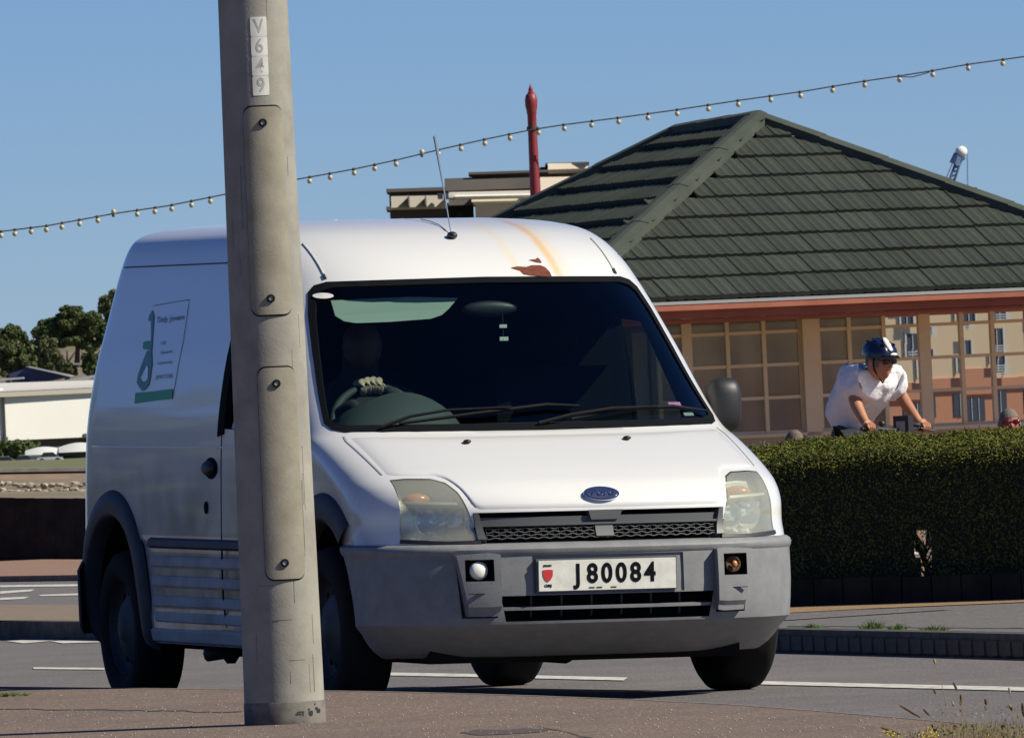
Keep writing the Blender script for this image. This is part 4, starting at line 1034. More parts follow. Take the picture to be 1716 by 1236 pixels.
# bonnet
BT = [(-.752, 1.0475), (-.4, 1.0455), (0, 1.045), (.4, 1.0455), (.752, 1.0475)]
BB = [(-.745, .905), (-.72, .8985), (-.58, .8965), (-.545, .88), (-.52, .842), (-.492, .772), (-.47, .7655), (0, .763), (.47, .7655), (.492, .772), (.52, .842), (.545, .88), (.58, .8965), (.72, .8985), (.745, .905)]
def bonnet():
    T = resample([(a, b, 0) for a, b in BT], 90); B = resample([(a, b, 0) for a, b in BB], 90)
    n, mr = 90, 26
    V = []
    for j in range(mr):
        f = (j/(mr-1))
        for i in range(n): q = T[i].lerp(B[i], f); V.append((q.x, q.y))
    def off(i, j):
        e = min(i, n-1-i, j*2.0, (mr-1-j)*2.0); return .0085*min(1, (e/3.0))**.5-.003
    P = [Fp(a, b, off(k % n, k//n)) for k, (a, b) in enumerate(V)]
    F = [(j*n+i, (j+1)*n+i, (j+1)*n+i+1, j*n+i+1) for j in range(mr-1) for i in range(n-1)]
    o = vp('bonnet', mesh_from('bonnet', P, F, True), M['white']); return o
bon = bonnet()
# dark shut line under the bonnet rim
fpatch('shut_line', [(-.752, .905), (-.768, 1.03), (-.760, 1.05)], [(-.746, .905), (-.762, 1.03), (-.753, 1.05)], .0022, M['stickg'], n=24, mr=2, thick=.004)
fpatch('shut_line', [(.746, .905), (.762, 1.03), (.753, 1.05)], [(.752, .905), (.768, 1.03), (.760, 1.05)], .0022, M['stickg'], n=24, mr=2, thick=.004)
# crease along the bonnet and washer jets
for x in (-.36, .28):
    p = Fp(x, 1.012, .012); vp('washer_jet', MB().ell(p, (.016, .02, .008), 10, 6).mesh('washer_jet', True), M['black'])
# badge
def F_oval(cx, cz, rx, rz, off, name, m, parent=None, thick=.006, n=28):
    V = []; F = []
    for k, o_ in ((0, off), (1, off-thick)):
        V.append(Fp(cx, cz, o_))
        for i in range(n): a = 2*math.pi*i/n; V.append(Fp(cx+rx*math.cos(a), cz+rz*math.sin(a), o_))
    for i in range(n):
        a, b = 1+i, 1+(i+1) % n; F += [(0, a, b), (n+1, n+1+b, n+1+a), (a, n+1+a, n+1+b, b)]
    return vp(name, mesh_from(name, V, F), m, parent)
bdg = F_oval(0, .8085, .071, .0235, .018, 'badge', M['chrome'], thick=.012)
bi = F_oval(0, .8085, .062, .0185, .0205, 'badge_field', M['blue'], bdg, thick=.004)
def place_text(me, x, z, off, parent, m, tilt=None):
    """lay a text mesh on the front surface at (x,z)"""
    P = Fp(x, z, off); e = .02
    ux = (Fp(x+e, z, off)-Fp(x-e, z, off)).normalized(); uz = (Fp(x, z+e*.4, off)-Fp(x, z-e*.4, off)).normalized(); nn_ = ux.cross(uz)
    o = vp(me.name, me, m, parent); o.matrix_basis = Matrix.Translation(P) @ Matrix((ux, uz, nn_)).transposed().to_4x4(); return o
place_text(text_mesh('badge_script', 'Ford', .042, .0012, .0004, .35, 1.15), 0, .8085, .0215, bdg, M['chrome'])

# upper grille
fpatch('grille_back', [(-.495, .755), (.495, .755)], [(-.486, .632), (.486, .632)], -.075, M['ink'], n=24, mr=3)
fpatch('grille_bar', [(-.487, .738), (.487, .738)], [(-.482, .704), (.482, .704)], -.012, M['mgrey'], n=40, mr=3, thick=.03)
fpatch('grille_edge', [(-.483, .712), (.483, .712)], [(-.481, .704), (.481, .704)], .004, M['mgrey'], n=40, mr=3, thick=.02)
fpatch('bonnet_catch', [(-.06, .758), (.075, .758)], [(-.05, .722), (.06, .722)], .006, M['mgrey'], n=8, mr=3, thick=.05)
fpatch('grille_side', [(-.497, .756), (-.478, .752)], [(-.489, .655), (-.458, .655)], .006, M['mgrey'], n=4, mr=4, thick=.05)
fpatch('grille_side', [(.478, .752), (.497, .756)], [(.458, .655), (.489, .655)], .006, M['mgrey'], n=4, mr=4, thick=.05)
mb = MB()
for r_ in range(4):
    z = .6945-r_*.0115
    pts = []
    for i in range(121):
        x = -.455+.91*i/120; pts.append(Fp(x, z+.0026*math.sin(x*2*math.pi/.046+(math.pi if r_ % 2 else 0)), -.004))
    mb.tube(pts, .0021, 4)
for i in range(20*2):
    x = -.455+.023*i; q = 0 if i % 2 == 0 else 1
    mb.tube([Fp(x+.0, .698, -.006), Fp(x+.0, .659, -.006)], .0012, 3)
vp('grille_mesh', mb.mesh('grille_mesh'), M['mgrey'])
fpatch('grille_badge', [(-.035, .699), (.035, .699)], [(-.035, .660), (.035, .660)], .002, M['mgrey'], n=6, mr=3)

# headlamps
for s_ in (-1, 1):
    hl = fpatch('headlamp', [(s_*.735, .882), (s_*.69, .886), (s_*.60, .884), (s_*.565, .869), (s_*.54, .832)], [(s_*.744, .659), (s_*.69, .655), (s_*.60, .653), (s_*.51, .653), (s_*.488, .66)], .0, M['lens'], n=24, mr=14, thick=.004)
    fpatch('lamp_surround', [(s_*.748, .660), (s_*.6, .650), (s_*.482, .652)], [(s_*.750, .646), (s_*.6, .638), (s_*.478, .640)], .006, M['black'], hl, n=16, mr=2, thick=.02)
    # inner divider between indicator and main beam
    P = []
    dv = MB()
    fpatch('reflector_divider', [(s_*.73, .812), (s_*.55, .806)], [(s_*.73, .802), (s_*.548, .795)], -.012, M['reflw'], hl, n=12, mr=2, thick=.09)
    fpatch('indicator_reflector', [(s_*.73, .876), (s_*.56, .872)], [(s_*.73, .812), (s_*.548, .806)], -.085, M['reflw'], hl, n=14, mr=4)
    c = Fp(s_*(.685 if s_ < 0 else .62), .843, -.045); vp('indicator_lamp', MB().ell(c, (.058, .03, .026), 14, 8).mesh('indicator_lamp', True), M['amber'], hl)
    for (cx_, cz_, rr) in ((s_*.665, .73, .060), (s_*.565, .725, .054)):
        c = Fp(cx_, cz_, -.095); prof = [(rr*1.0, .062), (rr*.93, .03), (rr*.7, .006), (rr*.3, -.008), (.001, -.01)]
        nrm_ = (Fp(cx_, cz_, .1)-Fp(cx_, cz_, 0)).normalized(); nrm_ = (nrm_*.6+Vector((0, -.4, 0))).normalized()
        mt_ = Matrix.Translation(c) @ nrm_.to_track_quat('Z', 'Y').to_matrix().to_4x4()
        vp('reflector_bowl', MB().lathe(prof, 22, mt_, cap=False).mesh('reflector_bowl', True), M['refl'], hl)
        vp('bulb_shield', MB().lathe([(.012, .0), (.014, .03), (.010, .036), (.001, .037)], 12, mt_).mesh('bulb_shield', True), M['chrome'], hl)
    # fluted reflector facets
    rg = random.Random(3); mb = MB()
    for i in range(30):
        x = s_*(.50+.22*rg.random()); z = .665+.13*rg.random(); p = Fp(x, z, -.05)
        mb.box((-.018, -.002, -.006), (.018, .002, .006), Matrix.Translation(p) @ Euler((rg.uniform(-.8, .8), rg.uniform(-.5, .5), rg.uniform(-.9, .9))).to_matrix().to_4x4())
    vp('reflector_facets', mb.mesh('reflector_facets'), M['refl'], hl)

# bumper shell
BW = lambda z: Wf(z)+.012
def brow(z, off):
    w = Wf(z)+(off if off > 0 or off < -.155 or z > .6 else .004+off*.12)*(.7 if off > 0 else 1); y0 = Y0(z)-off; b = BF(z)+off; P = []
    for i in range(65):
        a = R(-90)+math.pi*i/64; sx_ = abs(math.sin(a))**(2/NE)*(1 if a > 0 else -1); P.append(Vector((w*sx_, y0+b*(1-abs(math.cos(a))**(2/NE)), z)))
    return P
bz = [(.205, -.15), (.21, -.125), (.235, -.095), (.265, -.055), (.30, -.012), (.322, .018), (.335, .026), (.345, .022), (.40, .018), (.48, .018), (.56, .018), (.595, .019), (.604, .027), (.618, .031), (.630, .027), (.6385, .012), (.641, -.03)]
V = []; F = []
for z, o_ in bz: V += brow(z, o_)
inner = [(.641, -.10), (.50, -.16), (.35, -.17), (.215, -.21)]
for z, o_ in inner: V += brow(z, o_)
nrw = len(bz)+len(inner)
for j in range(nrw):
    k = (j+1) % nrw
    for i in range(64): F.append((j*65+i, j*65+i+1, k*65+i+1, k*65+i))
F.append(tuple(j*65 for j in range(nrw))); F.append(tuple(j*65+64 for j in reversed(range(nrw))))
bum = vp('bumper', mesh_from('bumper', V, F), M['grey']); fixn(bum)
for s_ in (-1, 1): bool_apply(bum, cyl_x(0, .34, AR+.004, s_*.5, s_*1.2), M['dgrey'])
def bprism(T, B, o0, o1, n=16, mr=4): return front_prism(T, B, o0, o1, n, mr)
bool_apply(bum, bprism([(-.425, .442), (.425, .442)], [(-.405, .345), (.405, .345)], -.2, .3, 24, 4), M['gap'])
bool_apply(bum, bprism([(-.302, .592), (.300, .592)], [(-.302, .446), (.300, .446)], -.2, -.010, 12, 4), M['grey'])
for s_ in (-1, 1): bool_apply(bum, bprism([(s_*.585, .575), (s_*.435, .58)], [(s_*.565, .36), (s_*.435, .36)], -.2, .03, 6, 5), M['grey'])
fixn(bum)
for p in bum.data.polygons: p.use_smooth = True
bum.data.set_sharp_from_angle(angle=R(35))
vp('air_intake_back', MB().box((-.46, -.77, .33), (.46, -.755, .46)).mesh('air_intake_back'), M['ink'])
fpatch('grille_blade', [(-.415, .399), (.415, .399)], [(-.415, .388), (.415, .388)], .012, M['grey'], n=40, mr=3, thick=.04)
for x in (-.3, -.18, -.06, .06, .18, .3): fpatch('grille_rib', [(x-.004, .442), (x+.004, .442)], [(x-.004, .345), (x+.004, .345)], -.03, M['black'], n=3, mr=4)
# fog lamp housings, proud of the bumper
for s_ in (-1, 1):
    T = [(s_*.590, .598), (s_*.46, .606), (s_*.432, .600)]; B = [(s_*.548, .368), (s_*.46, .366), (s_*.434, .370)]
    P, F = grid_patch(T, B, 10, 14, lambda x, z, q: Vector((x, Fy(x, z)-(.062 if z > .40 else .050) + (0 if not q else .10), z)), thick=1)
    fh = vp('fog_lamp_housing', mesh_from('fog_lamp_housing', P, F), M['grey']); fixn(fh)
    bool_apply(fh, MB().box((s_*.562 if s_ < 0 else .458, -1.1, .500), (s_*.458 if s_ < 0 else .562, Fy(.52, .55)-.012, .582)), M['gap']); fixn(fh)
    c = Vector((s_*.508, Fy(.51, .54)-.036, .540)); mt_ = Matrix.Translation(c) @ Matrix.Rotation(R(90), 4, 'X')
    if s_ < 0:
        vp('fog_lamp', MB().lathe([(.036, -.01), (.034, .012), (.022, .02), (.001, .022)], 20, mt_).mesh('fog_lamp', True), M['stickw'], fh)
    else:
        vp('fog_lamp', MB().lathe([(.034, -.01), (.030, .004), (.018, -.006), (.001, -.012)], 16, mt_).mesh('fog_lamp', True), M['seed'], fh)['label'] = 'rusted fog lamp with no glass'
        vp('fog_lamp_bulb', MB().ell(c+Vector((.004, -.006, 0)), (.012, .01, .014)).mesh('fog_lamp_bulb', True), M['amber'], fh)
    y_ = Fy(.5, .45)-.064
    vp('housing_seam', MB().box((s_*.555 if s_ < 0 else .44, y_, .452), (s_*.44 if s_ < 0 else .555, y_+.01, .4545)).mesh('housing_seam'), M['gap'], fh)
# number plate
px0 = -.013
yp_ = Fy(.0, .51)-.022
plt = vp('number_plate', MB().box((px0-.273, yp_-.006, .4575), (px0+.273, yp_+.004, .5725)).mesh('number_plate'), M['platew'])
vp('plate_holder', MB().box((px0-.28, yp_+.0045, .452), (px0+.28, yp_+.03, .579)).mesh('plate_holder'), M['mgrey'])
def plate_txt(s, x, z, size, m, off=.0, sx=1.0, name='plate_character'):
    me = text_mesh(name, s, size, .0008, off, 0, sx); o = vp(name, me, m, plt); o.matrix_basis = Matrix.Translation((px0+x, yp_-.0068, z)) @ Matrix.Rotation(R(90), 4, 'X'); return o
for i, ch in enumerate('J80084'): plate_txt(ch, -.118+i*.0575, .5175, .100, M['ink'], .0030, .88)
sh_ = [(-.020, .020), (0, .022), (.020, .020), (.019, -.002), (.011, -.017), (0, -.025), (-.011, -.017), (-.019, -.002)]
mb = MB(); V = [(px0-.238+a, yp_-.0065, .517+b) for a, b in sh_]+[(px0-.238+a, yp_-.0085, .517+b) for a, b in sh_]
mb.add(V, [tuple(range(8)), tuple(range(15, 7, -1))]+[(i, 8+i, 8+(i+1) % 8, (i+1) % 8) for i in range(8)]); vp('plate_shield', mb.mesh('plate_shield'), M['red'], plt)
plate_txt('GBJ', -.238, .4775, .014, M['ink'], .0004, 1.4, 'plate_lettering'); plate_txt('JERSEY', -.238, .553, .010, M['ink'], .0002, 1.2, 'plate_lettering')
for xx in (-.075, -.045, .012): vp('plate_mark', MB().box((px0+xx, yp_-.0078, .4655), (px0+xx+.022, yp_-.006, .469)).mesh('plate_mark'), M['ink'], plt)

# windscreen, seal, frit
def shrink(T, k): return [(a*(1-k), 1.355+(b-1.355)*(1-k*1.6)) for a, b in T]
ws = fpatch('windscreen', shrink(WT, .002), shrink(WB_, .002), -.004, M['wsglass'], n=48, mr=14, thick=0.0001)
ws.data = mesh_from('windscreen', *grid_patch(shrink(WT, .002), shrink(WB_, .002), 48, 14, lambda x, z, s_: Fp(x, z, -.004)), True); ws.data.materials.append(M['wsglass'])
outl = WT+list(reversed(WB_)); inn = [(a*(1-.035), 1.355+(b-1.355)*(1-.10)) for a, b in WT]+[(a*(1-.035), 1.36+(b-1.36)*(1-.13)) for a, b in reversed(WB_)]
def loopres(L, n): return resample([(a, b, 0) for a, b in L+[L[0]]], n+1)[:-1]
OUT = []; INN = []
for a, b in ((WT, [(x*.978, 1.355+(z-1.355)*.935) for x, z in WT]), (list(reversed(WB_)), [(x*.978, 1.355+(z-1.355)*.91) for x, z in reversed(WB_)])):
    # refine keeping correspondence
    for i in range(len(a)-1):
        for k in range(6):
            t = k/6; OUT.append((a[i][0]*(1-t)+a[i+1][0]*t, a[i][1]*(1-t)+a[i+1][1]*t)); INN.append((b[i][0]*(1-t)+b[i+1][0]*t, b[i][1]*(1-t)+b[i+1][1]*t))
    OUT.append(a[-1]); INN.append(b[-1])
n = len(OUT); V = [Fp(a*1.004, 1.355+(b-1.355)*1.005, .003) for a, b in OUT]+[Fp(a, b, .001) for a, b in INN]+[Fp(a, b, -.012) for a, b in INN]
F = [(i, (i+1) % n, n+(i+1) % n, n+i) for i in range(n)]+[(n+i, n+(i+1) % n, 2*n+(i+1) % n, 2*n+i) for i in range(n)]
vp('windscreen_surround', mesh_from('windscreen_surround', V, F), M['ink'])
# stickers
def fsq(name, x, z, w, h, off, m, parent=None): return fpatch(name, [(x-w/2, z+h/2), (x+w/2, z+h/2)], [(x-w/2, z-h/2), (x+w/2, z-h/2)], off, m, parent, n=4, mr=3, thick=.001)
F_oval(-.632, 1.590, .033, .011, .006, 'screen_sticker', M['stickw'], ws, thick=.001)
fsq('tax_disc', .615, 1.150, .06, .018, -.007, M['pink_st'], ws)
fsq('parking_ticket', .66, 1.112, .05, .012, -.007, M['stickg'], ws)
# wipers
def wiper(pts, name='wiper'):
    mb = MB(); P = [Fp(a, b, .028) for a, b in pts]; mb.tube(P[:2], .008, 6); mb.tube(P[1:], .005, 6)
    Q = [Fp(a, b, .014) for a, b in pts[2:]]; return mb
w1 = vp('wiper', MB().tube([Fp(-.62, 1.073, .012), Fp(-.50, 1.10, .028), Fp(-.36, 1.118, .030), Fp(-.10, 1.128, .026)], [.008, .007, .006, .004], 6).mesh('wiper'), M['rubber'])
vp('wiper_blade', MB().tube([Fp(-.55, 1.086, .012), Fp(-.2, 1.122, .012), Fp(.05, 1.145, .012), Fp(.18, 1.138, .012)], [.006, .008, .008, .005], 5).mesh('wiper_blade'), M['rubber'], w1)
w2 = vp('wiper', MB().tube([Fp(-.02, 1.075, .012), Fp(.12, 1.092, .028), Fp(.30, 1.112, .030), Fp(.5, 1.118, .026)], [.008, .007, .006, .004], 6).mesh('wiper'), M['rubber'])
vp('wiper_blade', MB().tube([Fp(.12, 1.088, .012), Fp(.35, 1.122, .012), Fp(.58, 1.128, .012), Fp(.74, 1.108, .012)], [.006, .008, .008, .005], 5).mesh('wiper_blade'), M['rubber'], w2)
# cabin
ic = vp('dashboard', MB().add([(-.76, .02, 1.04), (.76, .02, 1.04), (.74, .55, 1.085), (-.74, .55, 1.085), (-.74, .60, .7), (.74, .60, .7)], [(0, 1, 2, 3), (3, 2, 5, 4)]).mesh('dashboard'), M['dash'])
mb = MB(); V = []; F = []
for i in range(13):
    t = i/12; x = -.68+.50*t; h = .145*math.sin(math.pi*t)**.7
    V += [(x, .30, 1.06), (x, .36, 1.07+h), (x, .60, 1.06+h*.85), (x, .62, 1.0)]
for i in range(12):
    for j in range(3): F.append((i*4+j, i*4+4+j, i*4+5+j, i*4+1+j))
vp('instrument_binnacle', mb.add(V, F).mesh('instrument_binnacle', True), M['dash'], ic)
tor = MB(); cw = Vector((-.43, .64, 1.07)); ax_u = Vector((1, 0, 0)); ax_v = Vector((0, .50, .866)); pts = []
for i in range(37): a = 2*math.pi*i/36; pts.append(cw+ax_u*(.19*math.cos(a))+ax_v*(.19*math.sin(a)))
tor.tube(pts, .016, 8, False); stw = vp('steering_wheel', tor.mesh('steering_wheel', True), M['dash'])
mb = MB(); [mb.tube([cw, cw+ax_u*(.19*math.cos(a))+ax_v*(.19*math.sin(a))], .014, 6) for a in (0, math.pi, -math.pi/2)]; mb.ell(cw, (.06, .03, .05)); vp('spokes', mb.mesh('spokes', True), M['black'], stw)
def quadp(name, P, m, parent=None, th=.012):
    n_ = len(P); return vp(name, MB().add([Vector(p) for p in P]+[Vector(p)+Vector((0, th, 0)) for p in P], [tuple(range(n_)), tuple(range(2*n_-1, n_-1, -1))]+[(i, n_+i, n_+(i+1) % n_, (i+1) % n_) for i in range(n_)]).mesh(name), m, parent)
quadp('sun_visor', [(-.60, .70, 1.575), (-.30, .65, 1.583), (-.10, .64, 1.575), (-.145, .615, 1.535), (-.18, .60, 1.51), (-.23, .588, 1.496), (-.40, .588, 1.487), (-.53, .60, 1.485), (-.575, .61, 1.493), (-.605, .63, 1.515)], M['visor'])
mr_ = vp('interior_mirror', MB().ell((.02, .62, 1.53), (.115, .02, .032)).mesh('interior_mirror', True), M['black'])
vp('hanging_tag', MB().box((.055, .60, 1.455), (.085, .603, 1.468)).mesh('hanging_tag'), M['stickw'], mr_); vp('hanging_tag', MB().box((.055, .60, 1.405), (.09, .603, 1.42)).mesh('hanging_tag'), M['stickw'], mr_)
vp('tag_cord', MB().tube([(.07, .61, 1.52), (.07, .602, 1.40)], .003, 4).mesh('tag_cord'), M['black'], mr_)
for x in (-.40, .40):
    st = vp('seat', MB().add(*(lambda m_: (m_.V, m_.F))(MB().box((x-.24, .98, .75), (x+.24, 1.12, 1.30)).box((x-.24, .65, .60), (x+.24, 1.1, .78)))).mesh('seat'), M['cabin_black'])
    vp('head_restraint', MB().ell((x, 1.06, 1.40), (.13, .06, .09)).mesh('head_restraint', True), M['cabin_black'], st)
vp('bulkhead', MB().box((-.74, 1.30, .55), (.74, 1.35, 1.64)).mesh('bulkhead'), M['cabin_black'])
for s_ in (-1, 1):
    P = [Gp(y, z, s_, -.012) for y, z in ((.52, 1.08), (.50, 1.10), (.78, 1.47), (1.27, 1.50), (1.31, 1.46), (1.33, 1.08))]
    vp('door_window', mesh_from('door_window', P, [tuple(range(6))]), M['glass'])
    mb = MB(); mb.V = []; P2 = []
    # mirror
    x0 = s_*.855; c = Vector((s_*.945, .52, 1.135))
    mb = MB(); mb.ell((0, 0, 0), (.070, .065, .108), 20, 14)
    for v in mb.V:
        for q, h_ in ((0, .070), (2, .108)):
            v[q] = math.copysign(abs(v[q]/h_)**.62*h_, v[q])
    mb.V = [v+c for v in mb.V]
    dm = vp('door_mirror', mb.mesh('door_mirror', True), M['black'])
    vp('mirror_arm', MB().tube([(s_*.80, .50, 1.07), (s_*.92, .52, 1.10)], [.035, .03], 8).mesh('mirror_arm', True), M['black'], dm)
    vp('mirror_glass', MB().ell(c+Vector((0, .066, 0)), (.056, .012, .088)).mesh('mirror_glass', True), M['chrome'], dm)
# arch flares
def flare(yc, s_, r0, r1, a0, a1, off, name='wheel_arch_trim', m='dgrey'):
    V = []; F = []; n = 40; zc = .34
    for i in range(n+1):
        a = R(a0+(a1-a0)*i/n); rr1 = r1
        for r_, o_ in ((r0-.012, -.05), (r0-.006, .014), (r0+.01, .022), ((r0+rr1)/2, .020), (rr1-.008, .012), (rr1, -.004)):
            y = yc+r_*math.cos(a); z = zc+r_*math.sin(a)
            xx = Gx(max(y, -.33), max(z, .2)); 
            V.append((s_*(xx+o_), y, z))
    for i in range(n):
        for j in range(5): F.append((i*6+j, i*6+6+j, i*6+7+j, i*6+1+j))
    o = vp(name, mesh_from(name, V, F, True), M[m]); fixn(o); return o
for s_ in (-1, 1):
    flare(2.9, s_, AR, .495, -18, 198, 0); flare(0, s_, AR, .50, -14, 131, 0)
    # side rubbing strip and ribbed lower panel
    def sstrip(name, y0_, y1_, z0_, z1_, off, m, n=12):
        V = []; F = []
        for i in range(n+1):
            y = y0_+(y1_-y0_)*i/n
            for z, o_ in ((z0_, -.003), (z0_+.010, off), (z1_-.012, off*.8), (z1_, -.003)): V.append((s_*(Gx(y, z)+o_), y, z))
        for i in range(n):
            for j in range(3): F.append((i*4+j, i*4+4+j, i*4+5+j, i*4+1+j))
        F += [(3, 2, 1, 0), (n*4, n*4+1, n*4+2, n*4+3)]
        o = vp(name, mesh_from(name, V, F), M[m]); fixn(o); return o
    sstrip('rubbing_strip', .50, 2.36, .602, .648, .016, 'dgrey')
    for z in (.548, .468, .388, .325): sstrip('side_moulding', .46, 2.34, z-.022, z+.024, .0055, 'greyedw')
    sstrip('sill', .40, 2.44, .222, .285, .010, 'greyedw')
    sstrip('panel_gap', 2.36, 2.42, .30, .6, .001, 'gap', 2) if False else None
    # waist crease and roof joint
    V = []
    pts = [Gp(.9+2.3*i/20, 1.008, s_, .001) for i in range(21)]; vp('waist_line', MB().tube(pts, .004, 5).mesh('waist_line', True), M['white'])
    pts = [Gp(1.0+2.15*i/20, 1.735, s_, .0005) for i in range(21)]; vp('roof_joint', MB().tube(pts, .003, 5).mesh('roof_joint', True), M['seed'])
    # door gaps
    for y in (1.36,): 
        pts = [Gp(y, .3+1.4*i/24, s_, -.001) for i in range(25)]; vp('door_gap', MB().tube(pts, .004, 4).mesh('door_gap'), M['gap'])
    h = vp('door_handle', MB().ell(Gp(1.50, .925, s_, .012), (.022, .075, .030), 14, 8).mesh('door_handle', True), M['black']); vp('handle_recess', MB().ell(Gp(1.50, .925, s_, .0), (.006, .095, .044), 16, 8).mesh('handle_recess', True), M['gap'], h)
    vp('lock', MB().ell(Gp(1.56, .77, s_, .004), (.007, .022, .026), 12, 6).mesh('lock', True), M['gap'])
    # dark glazing strip between doors
    P, F = grid_patch([(.82, 1.515), (1.40, 1.53)], [(.50, 1.045), (1.45, 1.03)], 14, 8, lambda y, z, q: Gp(y, z, s_, -.0))
# B pillar black
for s_ in (-1, 1):
    P, F = grid_patch([(1.31, 1.50), (1.385, 1.49)], [(1.325, 1.06), (1.415, 1.05)], 5, 8, lambda y, z, q: Gp(y, z, s_, .004 if not q else -.006), thick=1); vp('pillar_trim', mesh_from('pillar_trim', P, F), M['ink'])
# roof ribs
for x in (-.60, .585, -.34, -.02, .31):
    outer = abs(x) > .5
    pts = []
    if outer:
        for i in range(20):
            z = 1.665+(1.80-1.665)*i/19
            xx = math.copysign(min(abs(x), Wf(z)*.93), x); pts.append(Fp(xx, z, .001))
        vp('roof_seam', MB().tube(pts, .0035, 5).mesh('roof_seam', True), M['reflw'])
vp('seam_stain', MB().tube([Fp(.585, 1.658, .002), Fp(.585, 1.675, .002)], .007, 5).mesh('seam_stain'), M['dgrey']); vp('seam_stain', MB().tube([Fp(-.60, 1.658, .002), Fp(-.60, 1.675, .002)], .006, 5).mesh('seam_stain'), M['dgrey'])
for x in (-.28, -.14, .0, .14, .28):
    pts = [Vector((x, y, 1.903)) for y in np.linspace(2.1, 3.0, 8)]
    if abs(x) > .2: pts = [Vector((x, y, 1.902-(abs(x)-.2)*.035)) for y in np.linspace(2.0, 3.0, 8)]
    vp('roof_rib', MB().tube([p+Vector((0, 0, -.006)) for p in pts], .008, 6).mesh('roof_rib', True), M['white'])
# rust patches above the windscreen
def fpoly(name, pts, off, m):
    V = [Fp(a, b, off) for a, b in pts]; return vp(name, mesh_from(name, V, [tuple(range(len(V)))]), m)
def pl(px, py):   # photo point -> (x,z) on the van front, solved by iteration
    a, b = ray(px, py); d = Vector((a, 1, b)); o = Vector((0, 0, CAMH)); Mi = (Matrix.Translation(VO) @ Matrix.Rotation(VTH, 4, 'Z') @ MBODY).inverted()
    oo = Mi @ o; dd = (Mi @ (o+d))-oo; lo, hi = 42.0, 48.5
    t = 44.0
    f = lambda t: (oo+dd*t).y-Fy((oo+dd*t).x, min(1.892, max(.19, (oo+dd*t).z)))
    for _ in range(50):
        mid = (lo+hi)/2
        if f(mid) > 0: hi = mid
        else: lo = mid
    p = oo+dd*lo; return p.x, p.z
RP = [(856, 449), (866, 447), (882, 448), (890, 445), (905, 445), (913, 448), (921, 456), (925, 465), (914, 464), (903, 463), (890, 462), (878, 460), (872, 454), (862, 451)]
fpoly('rust_patch', [pl(*p) for p in RP], .0025, M['rust'])
fpoly('rust_patch', [pl(*p) for p in ((886, 436), (897, 435), (901, 432), (905, 436), (908, 441), (900, 440))], .0025, M['rust'])
# aerial
bx, bzz = pl(757, 398); ab = Fp(bx, bzz, 0)
Mw = Matrix.Translation(VO) @ Matrix.Rotation(VTH, 4, 'Z') @ MBODY
tip = Mw.inverted() @ at(729, 230, (Mw @ ab).y+.9)
an = vp('aerial_base', MB().ell(ab+Vector((0, -.005, .008)), (.020, .03, .016)).mesh('aerial_base', True), M['black'])
vp('aerial', MB().tube([ab, ab.lerp(tip, .5), tip], [.002, .003, .008], 6).mesh('aerial'), mat('aerial_grey', (.16, .21, .29), .6), an)
pts = [Fp(*pl(x, y), .004) for x, y in ((748, 388), (735, 378), (720, 372), (705, 369))]
vp('aerial_lead', MB().tube(pts, .002, 4).mesh('aerial_lead'), M['stickg'], an)
# rear bumper corner, exhaust, underside
V = []; F = []; zz = [(.24, .02), (.27, .035), (.50, .04), (.54, .02), (.545, -.02)]
ang = [i/16 for i in range(17)]
for z, o_ in zz:
    w = Wf(.5); yr = 3.54; r_ = .28
    P = [(-w-o_, 3.30)]+[(-w+r_-(r_+o_)*math.cos(math.pi/2*t), yr-r_+(r_+o_)*math.sin(math.pi/2*t)) for t in ang]+[(w-r_+(r_+o_)*math.sin(math.pi/2*t), yr-r_+(r_+o_)*math.cos(math.pi/2*t)) for t in ang]+[(w+o_, 3.30)]
    V += [(a, b, z) for a, b in P]
k = len(P)
for j in range(len(zz)-1):
    for i in range(k-1): F.append((j*k+i, j*k+i+1, (j+1)*k+i+1, (j+1)*k+i))
o = vp('rear_bumper', mesh_from('rear_bumper', V, F, True), M['dgrey']); fixn(o)
vp('underbody', MB().box((-.62, -.55, .185), (.62, 3.2, .24)).box((-.5, .4, .17), (.1, 1.6, .19)).box((.2, 1.8, .16), (.5, 2.6, .2)).mesh('underbody'), M['gap'])
vp('exhaust', MB().tube([(.3, .6, .17), (.3, 2.2, .17), (-.55, 2.2, .19), (-.70, 2.16, .175)], .03, 8).mesh('exhaust', True), M['steel'])
vp('jack_point', MB().tube([(-.66, 2.05, .23), (-.66, 1.95, .17), (-.66, 1.87, .185)], [.05, .035, .012], 6).mesh('jack_point'), M['gap'])
# decal on the side
def pls(px, py, s_=-1):
    a, b = ray(px, py); d = Vector((a, 1, b)); o = Vector((0, 0, CAMH)); Mi = Mw.inverted(); oo = Mi @ o; dd = (Mi @ (o+d))-oo; lo, hi = 43.0, 50.5
    f = lambda t: -(oo+dd*t).x-Gx((oo+dd*t).y, min(1.89, max(.2, (oo+dd*t).z)))
    # ray comes from outside (-x side): inside when f<0
    lo, hi = 40.0, 49.5
    for _ in range(50):
        mid = (lo+hi)/2
        if f(mid) < 0: hi = mid
        else: lo = mid
    p = oo+dd*lo; return p.y, p.z
def spoly(name, pix, off, m, parent=None):
    P = [Gp(*pls(x, y), -1, off) for x, y in pix]
    bm = bmesh.new(); vs = [bm.verts.new(p) for p in P]; f = bm.faces.new(vs); bmesh.ops.triangulate(bm, faces=[f]); me = bpy.data.meshes.new(name); bm.to_mesh(me); bm.free()
    return vp(name, me, m, parent)
dec = vp('decal', MB().tube([Gp(*pls(x, y), -1, .002) for x, y in ((258, 512), (285, 507), (318, 502), (316, 515), (308, 570), (298, 620), (290, 668))], .0012, 4).mesh('decal'), M['decalk'])
dec['label'] = 'green and white company sign on the van side'
